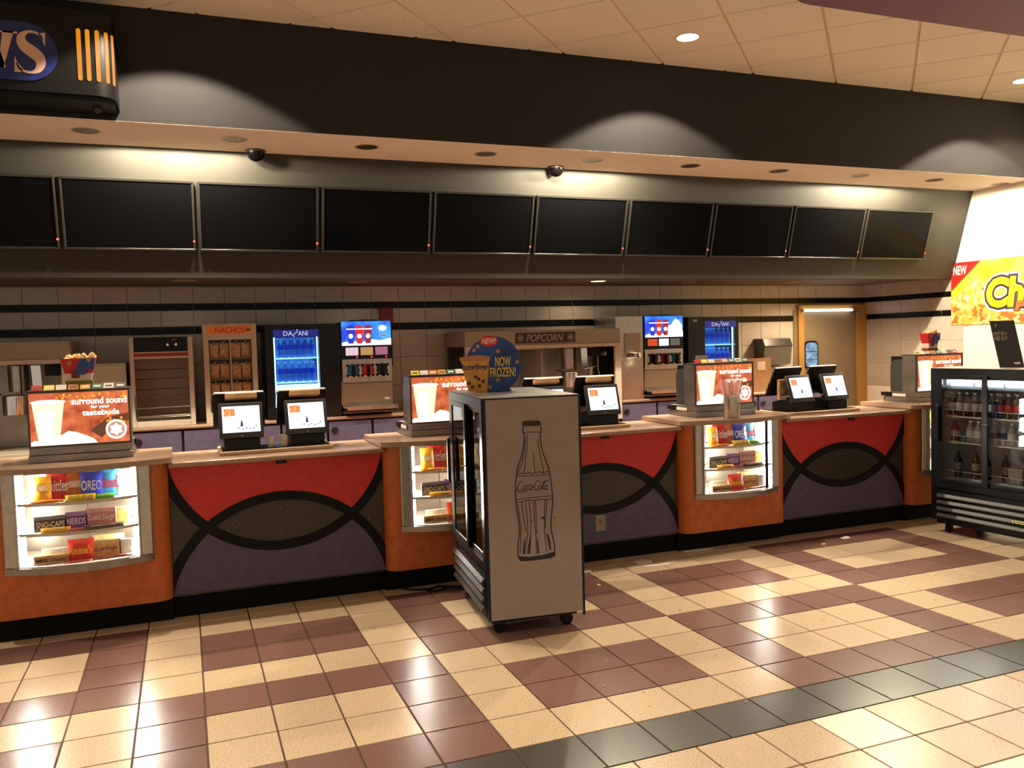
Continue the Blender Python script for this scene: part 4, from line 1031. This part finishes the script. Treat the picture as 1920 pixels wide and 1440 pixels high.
# nacho cabinet
t = thing('nacho_cabinet', 'off-white chip warming cabinet with an orange header and glass door', 'warmer', (-.808, 5.42, BZ))
b = MB(); b.box(-.25, -.20, 0, .45, 0, .975, .003); b.box(.20, .25, 0, .45, 0, .975, .003); b.box(-.20, .20, 0, .45, 0, .10); b.box(-.20, .20, 0, .45, .82, .975); b.box(-.2, .2, .43, .45, .1, .82); b.build('cabinet', offw, t)
MB().box(-.212, .212, -.004, .0, .875, .952).build('header', mat('nacho_header', lin((238, 152, 52)), .5), t)
text('NACHOS', mat('nacho_red', lin((214, 58, 24)), .5), t, -.135, .14, .887, .94, -.0045, bold=.02)
MB().ext(arc(-.172, .914, .018, 0, 2*PI, 3)[:-1], 'xz', -.006, -.004).build('chip_print', mat('chip_print', lin((226, 112, 30)), .5), t)
MB().ext([(.172+.024*math.cos(i*PI/8), .914+.014*math.sin(i*PI/8)) for i in range(16)], 'xz', -.006, -.004).build('bowl_print', mat('bowl_print', lin((120, 60, 20)), .5), t)
MB().box(-.006, .006, .004, .02, .10, .82).build('door_divider', offw, t)
for z in (.24, .43, .635): MB().box(-.2, .2, .02, .43, z-.008, z).build('shelf', grey, t)
MB().box(-.2, .2, .008, .011, .10, .82).build('door_pane', glass('nacho_glass', (.95, .94, .92)), t)
chip = mat('chip_bag', lin((226, 160, 92)), .35, col2=lin((246, 216, 170)), nscale=30)
cbm = bagmesh(.088, .150, .05, 4).mesh('bag', True); cbm.materials.append(chip)
knot = MB().lathe([(.02, .138), (.008, .152), (.016, .168)], n=10).mesh('twist', True); knot.materials.append(mat('clear_twist', lin((180, 170, 160)), .25))
for sh, z in enumerate((.243, .433, .638)):
    for i in range(4):
        q = thing('chip_bag', 'clear bag of tortilla chips on the %s shelf of the nacho cabinet' % ['lower', 'middle', 'upper'][sh], 'bag', (-.808+(-.15, -.055, .055, .15)[i], 5.42+.07+.01*(i % 2), BZ+z), 0, 'chip bags on the %s nacho shelf' % ['lower', 'middle', 'upper'][sh])
        o = obj('bag', cbm, None, q); obj('twist', knot, None, q)
# bottled water coolers
bluef = emit('water_back', lin((40, 110, 235)), .55, lin((60, 160, 250)), 9)
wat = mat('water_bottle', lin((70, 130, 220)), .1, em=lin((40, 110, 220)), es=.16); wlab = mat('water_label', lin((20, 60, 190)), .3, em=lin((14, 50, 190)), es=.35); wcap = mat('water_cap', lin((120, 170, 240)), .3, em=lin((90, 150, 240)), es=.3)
wb_ = bottle('water_bottle', .030, .20, wat, wlab, wcap, .42, .66); wfirst = [True]
def water_cooler(xc, off, label, which):
    t = thing('water_cooler', label, 'cooler', (xc, 5.43, BZ), 0, 'bottled water coolers')
    h = .37; x0, x1 = off-.225, off+.225
    b = MB(); b.box(-h, x0, 0, .5, 0, .96, .004); b.box(x1, h, 0, .5, 0, .96, .004); b.box(x0, x1, 0, .5, .905, .96); b.box(x0, x1, 0, .5, 0, .12); b.box(x0, x1, .46, .5, .12, .905); b.build('body', blackm, t)
    MB().box(x0, x1, .0, .012, .83, .905).build('header', emit('water_header', lin((14, 24, 120)), .9), t)
    hm = emit('water_letters', lin((200, 215, 240)), .9)
    text('DA', hm, t, off-.125, off-.035, .845, .89, -.001); text('ANI', hm, t, off+.02, off+.115, .845, .89, -.001)
    MB().stroke([(off-.006+.022*math.sin(a), .832+.075*i/12) for i, a in enumerate([-2.6+5.2*j/12 for j in range(13)])], .006, -.002, -.001).build('curved_s', hm, t)
    MB().box(x0, x1, .45, .459, .12, .83).build('lit_back', bluef, t)
    for s in (x0+.012, x1-.012): MB().box(s-.006, s+.006, .05, .062, .12, .83).build('light_strip', emit('water_strip', (.55, .85, 1.0), 2.6), t)
    sh = emit('water_shelf', (.45, .80, 1.0), 1.3)
    for z in (.375, .62): MB().box(x0, x1, .03, .45, z-.012, z).build('shelf', sh, t)
    MB().box(x0, x1, .03, .05, .20, .35).build('lower_panel', emit('water_lower', (.75, .9, 1.0), 1.5), t)
    MB().box(x0, x1, .005, .009, .12, .83).build('door_pane', glass('water_glass', (.82, .92, 1.0)), t)
    for z in (.376, .621):
        for r_ in range(2):
            for i in range(6):
                x = xc+x0+.05+.07*i; p = (x, 5.43+.10+.075*r_, BZ+z)
                if wfirst[0]: q = wb_; q.location = p; wfirst[0] = False
                else: q = dup(wb_, p)
                q['label'] = 'blue water bottle in the %s water cooler' % which; q['group'] = 'water bottles in the %s cooler' % which; q['category'] = 'bottle'
    return t
water_cooler(-.105, -.065, 'black cooler with blue-lit water bottles beside the nacho cabinet', 'left')
wc2 = water_cooler(4.84, .10, 'black cooler with blue-lit water bottles in front of the tan door wall', 'right')
MB().box(-.30, -.24, -.006, 0, .90, .93).build('tag', grey, wc2)
# frozen drink machines
fs = emit('slush_screen', lin((24, 70, 220)), 1.1, lin((70, 175, 250)), 3.2, .4, .62)
def cup_shape(b, x, z, s, y0, y1):
    b.ext([(x-.038*s, z+.13*s), (x+.038*s, z+.13*s), (x+.026*s, z), (x-.026*s, z)], 'xz', y0, y1)
def slush(xc, label, second):
    t = thing('frozen_drink_machine', label, 'drink machine', (xc, 5.42, BZ), 0, 'frozen drink machines')
    h = .277
    MB().box(-h, h, .03, .6, .50, .97, .004).build('upper_body', blackm, t)
    MB().ext([(-h, .97), (h, .97), (h*.6, .99), (0, .998), (-h*.6, .99)], 'xz', .03, .3).build('crown', black, t)
    s = MB().box(-.258, .258, .012, .03, .728, .978, .002).build('screen', fs, t)
    wht = emit('slush_white', (1, 1, 1), 1.7); colz = [('blue', lin((30, 50, 190))), ('red', lin((224, 30, 40))), ('cola', lin((150, 30, 50)))]
    MB().ext([(-.258, .728), (.258, .728), (.258, .80), (.14, .775), (.05, .79), (-.05, .76), (-.16, .775), (-.258, .76)], 'xz', .0108, .0118).build('snow_print', wht, s)
    if second: MB().ext([(.0, .75), (.24, .735), (.25, .87), (.16, .95), (.09, .87), (.02, .86)], 'xz', .0106, .0116).build('glare_print', wht, s)
    for i, x in enumerate((-.165, -.075, .015)):
        b = MB(); b.ext([(x-.042, .90), (x+.042, .90), (x+.028, .748), (x-.028, .748)], 'xz', .0092, .0105); b.build('cup_print', emit('slush_'+colz[i][0], colz[i][1], 1.0), s)
        MB().ext(arc(x, .90, .040, 0, PI, 10), 'xz', .0090, .0104).build('dome_print', emit('slush_'+colz[i][0], colz[i][1], 1.0), s)
        MB().box(x-.045, x+.045, .0085, .0092, .893, .903).build('lid_print', wht, s)
        MB().ext(arc(x, .825, .024, 0, 2*PI, 12)[:-1], 'xz', .0082, .0090).build('badge_print', wht, s)
        if not second and i < 2: text('Fanta', emit('slush_ink', lin((30, 30, 60)), .6), s, x-.019, x+.019, .817, .834, .0080, shear=.2, bold=.02)
    fl_ = []
    for i in range(16): 
        r = .052 if i % 2 == 0 else .034; fl_.append((.17+r*math.cos(i*PI/8), .905+.7*r*math.sin(i*PI/8)))
    MB().ext(fl_, 'xz', .0096, .0106).build('snowflake_print', wht, s)
    if not second:
        MB().ext([(.175+.042*math.cos(i*PI/10), .83+.02*math.sin(i*PI/10)) for i in range(20)], 'xz', .0098, .0108).build('logo_print', emit('slush_logo', lin((150, 195, 235)), .9), s); text('Fanta', emit('slush_ink', lin((30, 30, 60)), .6), s, .145, .205, .82, .842, .0095, shear=.2, bold=.02)
    cards = [emit('card_pink', lin((236, 200, 215)), .9), emit('card_tan', lin((196, 150, 90)), .8), emit('card_rose', lin((190, 110, 140)), .7)] if not second else [emit('card_red', lin((220, 70, 40)), .9), emit('card_white', (1, 1, 1), 1.5), emit('card_grey', lin((130, 122, 112)), .5)]
    for i, x in enumerate((-.155, .0, .155)):
        MB().box(x-.065, x+.065, .022, .03, .625, .708, .002).build('flavour_card', cards[i], t)
        MB().lathe([(.006, .03), (.006, .022), (.002, .02)], c=(x+.05, 0, .605), n=8, axis='y').build('indicator_light', ledm, t) if not second else None
    MB().box(-h+.01, h-.012, .05, .6, .02, .50).build('lower_body', dsteel, t)
    MB().box(-h+.012, h-.014, .02, .05, .345, .585, .004).build('face_plate', steel, t)
    dc = [(30, 110, 190), (200, 50, 40), (24, 22, 24)] if not second else [(24, 22, 24), (110, 26, 30), (30, 100, 130)]
    for i, x in enumerate((-.155, .0, .155)):
        d = MB().lathe([(.062, .02), (.062, .008), (.055, .0), (.001, -.002)], c=(x, 0, .468), n=24, axis='y', caps=False).build('barrel_cap', mat('barrel_%d_%d_%d' % dc[i], lin(dc[i]), .25), t, True)
        MB().box(x-.012, x+.016, -.05, .0, .40, .52, .006).build('dispense_handle', black, d)
        MB().tube([(x+.065*math.cos(a), .016, .468+.065*math.sin(a)) for a in [2*PI*k/20 for k in range(21)]], .005, 6, False).build('ring', chrome, d, True)
        b = MB()
        for a in (PI/4, 3*PI/4, 5*PI/4, 7*PI/4): b.lathe([(.014, .02), (.014, .004), (.008, 0)], c=(x+.078*math.cos(a), 0, .468+.075*math.sin(a)), n=10, axis='y')
        b.build('fixing_knobs', black, d)
    MB().box(-h+.012, h-.014, .03, .05, .13, .335, .004).build('lower_panel', mat('tan_steel', (.34, .29, .22), .4, .9), t)
    MB().ext([(.2+.03*math.cos(i*PI/10), .165+.013*math.sin(i*PI/10)) for i in range(20)], 'xz', .027, .03).build('badge', paper, t)
    MB().box(-h+.0, h+.0, -.09, .05, .085, .10).build('drip_tray', steel, t)
    MB().box(-h+.01, h-.01, -.085, .05, .045, .085).build('tray_recess', black, t)
    MB().box(-h+.03, h+.01, -.095, -.09, .06, .10).build('tray_lip', steel, t)
    for x in (-h+.03, h-.03): MB().lathe([(.02, 0), (.016, .025)], c=(x, .08, 0), n=10).build('foot', black, t)
    MB().box(-h-.002, -h+.006, .02, .06, .12, .36).build('side_trim', chrome, t)
    return t
slush(.548, 'frozen drink machine with a bright blue lit screen beside the left water cooler', False)
slush(4.14, 'frozen drink machine with a bright washed-out screen beside the right water cooler', True)
# popcorn machines
mir = mat('popper_back', (.52, .49, .42), .4, .55, noise=.2, nscale=4)
def popper(xc, label, sign):
    t = thing('popcorn_machine', label, 'popcorn machine', (xc, 5.30, 0), 0, 'popcorn machines'); h = .945
    MB().box(-h, h, .05, .75, 0, .83, .004).build('base_cabinet', dsteel, t)
    MB().box(-h-.005, h+.005, -.01, .77, .83, .875, .004).build('deck', offw, t)
    MB().box(-h, h, .0, .75, 1.715, 1.878, .004).build('hood', mat('popper_hood', lin((150, 142, 128)), .45), t)
    MB().box(-h, h, -.012, .03, 1.675, 1.715, .003).build('hood_rail', offw, t)
    for x in (-h+.038, h-.038): MB().box(x-.038, x+.038, -.012, .03, .875, 1.675, .003).build('post', offw, t)
    MB().box(-h, h, .72, .75, .875, 1.715).build('back_panel', mir, t)
    for x in (-h+.006, h-.006): MB().box(x-.004, x+.004, .03, .72, .875, 1.715).build('side_pane', clear, t)
    MB().box(-.02, .0, .1, .72, .875, 1.66).build('divider', grey, t)
    k = MB().lathe([(.075, 1.20), (.105, 1.21), (.107, 1.38), (.112, 1.385), (.107, 1.39), (.1, 1.385)], c=(.44, .32, 0), n=26).build('kettle', chrome, t, True)
    MB().tube([(.335, .30, 1.40), (.25, .28, 1.41)], .008, 8).build('kettle_handle', black, k)
    MB().tube([(.54, .30, 1.36), (.585, .29, 1.33), (.60, .29, 1.27)], .010, 8).build('kettle_hinge', steel, k, True)
    MB().lathe([(.085, 1.42), (.09, 1.66), (.04, 1.715)], c=(.46, .42, 0), n=22).build('canister', steel, t, True)
    MB().tube([(.50, .28, 1.67), (.50, .28, 1.40)], .006, 6).build('drive_shaft', black, t)
    MB().ext([(.58, 1.66), (.66, 1.66), (.67, 1.38), (.64, 1.28), (.60, 1.30)], 'xz', .3, .31).build('deflector', chrome, t)
    MB().box(.70, .90, .26, .42, 1.56, 1.665, .004).build('control_box', black, t)
    MB().tube([(.80, .3, 1.56), (.795, .29, 1.40), (.83, .28, 1.28)], .006, 8).build('cable', offw, t)
    MB().tube([(.60, .25, 1.42), (.74, .25, 1.44)], .008, 8).build('crank', chrome, t)
    MB().lathe([(.022, 1.28), (.022, 1.42), (.012, 1.43)], c=(.68, .25, 0), n=14).build('ladle_pot', steel, t, True)
    if sign:
        s = MB().box(-.36, .365, -.012, 0, 1.735, 1.85, .002).build('sign_board', mat('sign_brown', lin((40, 28, 22)), .5), t)
        lm = mat('sign_cream', lin((190, 176, 150)), .5)
        text('POPCORN', lm, s, -.235, .215, 1.752, 1.832, -.0125, shear=.3, bold=-.005)
        for x in (-.305, .305):
            b = MB()
            for a in range(5): b.tube([(x+.020*math.cos(a*1.257)+.018*math.cos(u), -.0132, 1.792+.020*math.sin(a*1.257)+.018*math.sin(u)) for u in [2*PI*q/12 for q in range(13)]], .0022, 5, False)
            b.build('popcorn_motif', lm, s)
    return t
popper(2.525, 'wide popcorn machine with a brown sign board behind the white-sided cooler', True)
popper(-3.15, 'popcorn machine with a shiny kettle at the left edge', False)
spot('popper_lamp_light', (3.42, 5.55, 1.60), 1.6, 160, .5, (1, .66, .34), .04)
t = thing('heat_lamp', 'small warm glowing lamp inside the popcorn machine', 'light', (3.33, 5.62, 1.60))
MB().lathe([(.03, .04), (.055, -.01), (.05, -.01)], n=16, caps=False).build('shade', chrome, t, True); MB().lathe([(.001, -.012), (.02, -.035), (.045, -.03), (.05, -.008)], n=16, caps=False).build('bulb', emit('heat_bulb', (1, .78, .48), 6), t, True)
# white storage cabinet left of the warmer
t = thing('storage_cabinet', 'plain white cabinet standing left of the warming cabinet', 'cabinet', (-1.975, 5.42, 0))
MB().box(-.215, .22, 0, .6, 0, 1.66, .004).build('body', mat('cabinet_white', lin((186, 184, 164)), .45), t); MB().box(-.19, .195, -.012, 0, .1, 1.64, .003).build('door', mat('cabinet_white', None), t); MB().tube([(-.17, -.03, 1.0), (-.17, -.03, 1.15)], .006, 8).build('handle', chrome, t)
# steel cabinet with vent
t = thing('steel_cabinet', 'tall stainless cabinet with a vent grille and glowing lamp beside the right drink machine', 'cabinet', (3.665, 5.43, BZ))
MB().box(-.185, .18, 0, .55, 0, .985, .004).build('body', steel, t)
v = MB().box(-.075, .14, -.006, 0, .55, .785).build('vent_plate', dsteel, t)
for i in range(9): MB().box(-.07, .135, -.012, -.006, .56+.025*i, .572+.025*i).build('vent_slat', mat('copper_slat', (.35, .22, .14), .4, .9), v)
MB().lathe([(.06, .05), (.075, 0), (.07, 0)], c=(.04, -.06, .50), n=18, caps=False).build('lamp_shade', chrome, t, True)
MB().lathe([(.001, .0), (.05, .004)], c=(.04, -.06, .498), n=18, caps=False).build('lamp_bulb', emit('heat_bulb', (1, .78, .48), 6), t)
spot('vent_lamp_light', (3.705, 5.36, 1.50), 1.2, 165, .5, (1, .66, .34), .03)
MB().tube([(-.15, -.02, .56), (-.13, -.05, .57), (-.15, -.05, .50), (-.12, -.03, .47)], .007, 8).build('tap', chrome, t, True)
# towel dispenser, boxes, note
t = thing('towel_dispenser', 'smoky grey paper towel dispenser on the wall left of the tan door', 'dispenser', (6.165, 6.1, 1.31))
MB().ext([(-.006, 0), (-.20, .05), (-.235, .30), (-.19, .385), (-.006, .39)], 'yz', -.222, .222).build('cover', mat('smoke_plastic', lin((84, 80, 66)), .25), t, True)
MB().ext([(-.236, .28), (-.242, .30), (-.195, .392), (-.006, .396), (-.006, .37)], 'yz', -.224, .224).build('lid', mat('smoke_dark', lin((50, 46, 40)), .3), t, True)
MB().box(.222, .33, -.02, -.006, .325, .392).build('wall_bracket', steel, t)
t = thing('cardboard_box', 'open cardboard box with a white label on the back counter', 'box', (5.62, 5.70, BZ))
card = mat('cardboard', lin((176, 138, 96)), .8, noise=.15, nscale=12)
MB().box(-.19, .19, -.12, .12, 0, .40).build('carton', card, t); MB().box(-.02, .10, -.1225, -.12, .27, .38).build('white_label', paper, t); MB().ext([(-.19, .40), (.19, .40), (.19, .43), (-.19, .42)], 'xz', -.12, -.117).build('flap', card, t)
t = thing('note_card', 'white folded note standing behind the middle light box', 'note', (UC[2]-.06, 2.86, 1.4815))
MB().box(-.06, .06, -.002, .002, 0, .11).build('sheet', paper, t); MB().box(-.05, .05, -.004, .06, 0, .003).build('foot', paper, t); MB().box(-.04, .04, -.003, -.002, .07, .075).build('print_line', grey, t)
# ---------------------------------------------------------------- litter and cord on the floor
def scrap(name, label, x, y, pts, m_=paper, h=.006):
    rr = random.Random(int(x*1000)); b = MB()
    n = len(pts); c = (sum(p[0] for p in pts)/n, sum(p[1] for p in pts)/n)
    top = [(px, py, .002+rr.uniform(0, h)) for px, py in pts]
    for i in range(n): b.face([(c[0], c[1], .003+h*.8), top[i], top[(i+1) % n]])
    b.face([(px, py, .0006) for px, py in reversed(pts)])
    for i in range(n): b.face([(pts[i][0], pts[i][1], .0006), (pts[(i+1) % n][0], pts[(i+1) % n][1], .0006), top[(i+1) % n], top[i]])
    o = b.build(name, m_); o.location = (x, y, 0.0); return tag(o, label, 'litter', 'litter on the floor')
scrap('paper_scrap', 'crumpled white receipt on the floor by the outlet counter', 2.03, 2.395, [(-.06, -.03), (.05, -.05), (.09, .0), (.04, .05), (-.05, .04)])
scrap('napkin_scrap', 'curved white napkin strip on the floor beside the crumpled receipt', 2.09, 2.27, [(-.11, .02), (-.05, -.02), (.04, -.03), (.12, -.01), (.11, .02), (0, .015), (-.08, .04)])
scrap('paper_scrap', 'small torn paper scrap on the floor near the right counter', 3.96, 2.30, [(-.05, -.03), (.02, -.04), (.05, .01), (.02, .05), (0, .01), (-.04, .02)])
scrap('popcorn_piece', 'lone popcorn piece on the floor before the right counter', 3.63, 2.19, [(-.018, -.012), (.014, -.016), (.02, .01), (-.01, .018)], popc, .014)
scrap('paper_scrap', 'folded white scrap beside the far bottom edge of the white-sided cooler', 1.50, 2.335, [(-.05, -.02), (.05, -.02), (.05, .03), (-.05, .03)], paper, .02)
scrap('popcorn_piece', 'popcorn piece on the brown tile right of the white-sided cooler', 1.445, 1.995, [(-.018, -.012), (.014, -.016), (.02, .01), (-.01, .018)], popc, .014)
o = MB().tube([(2.49, 2.512, .006), (2.62, 2.50, .006), (2.75, 2.487, .006)], .005, 6).build('straw_wrapper', paper); tag(o, 'thin white straw wrapper on the floor below the middle display counter', 'litter', 'litter on the floor')
rr = random.Random(4); crm = MB().lathe([(.002, 0), (.006, .002), (.005, .006), (.001, .008)], n=6).mesh('crumb'); crm.materials.append(popc)
for i in range(34):
    x, y = rr.uniform(.6, 4.0), rr.uniform(-.3, 2.2)
    if x < 1.15 and y > .9: continue
    o = obj('crumb', crm, None, None, loc=(x, y, 0), rot=(0, 0, rr.uniform(0, 6))); s = rr.uniform(.5, 1.1); o.scale = (s, s, s)
    tag(o, 'tiny pale popcorn crumb scattered on the tile floor', 'crumb', 'popcorn crumbs on the floor')
o = MB().tube([(.14, 2.55, .009), (.2, 2.48, .008), (.30, 2.44, .008), (.40, 2.47, .008), (.46, 2.42, .008), (.36, 2.38, .008), (.30, 2.40, .008), (.38, 2.44, .022), (.55, 2.36, .02), (.60, 2.24, .05)], .0075, 8).build('power_cord', black, None, True)
tag(o, 'black power cord curled on the floor behind the white-sided cooler', 'cord')
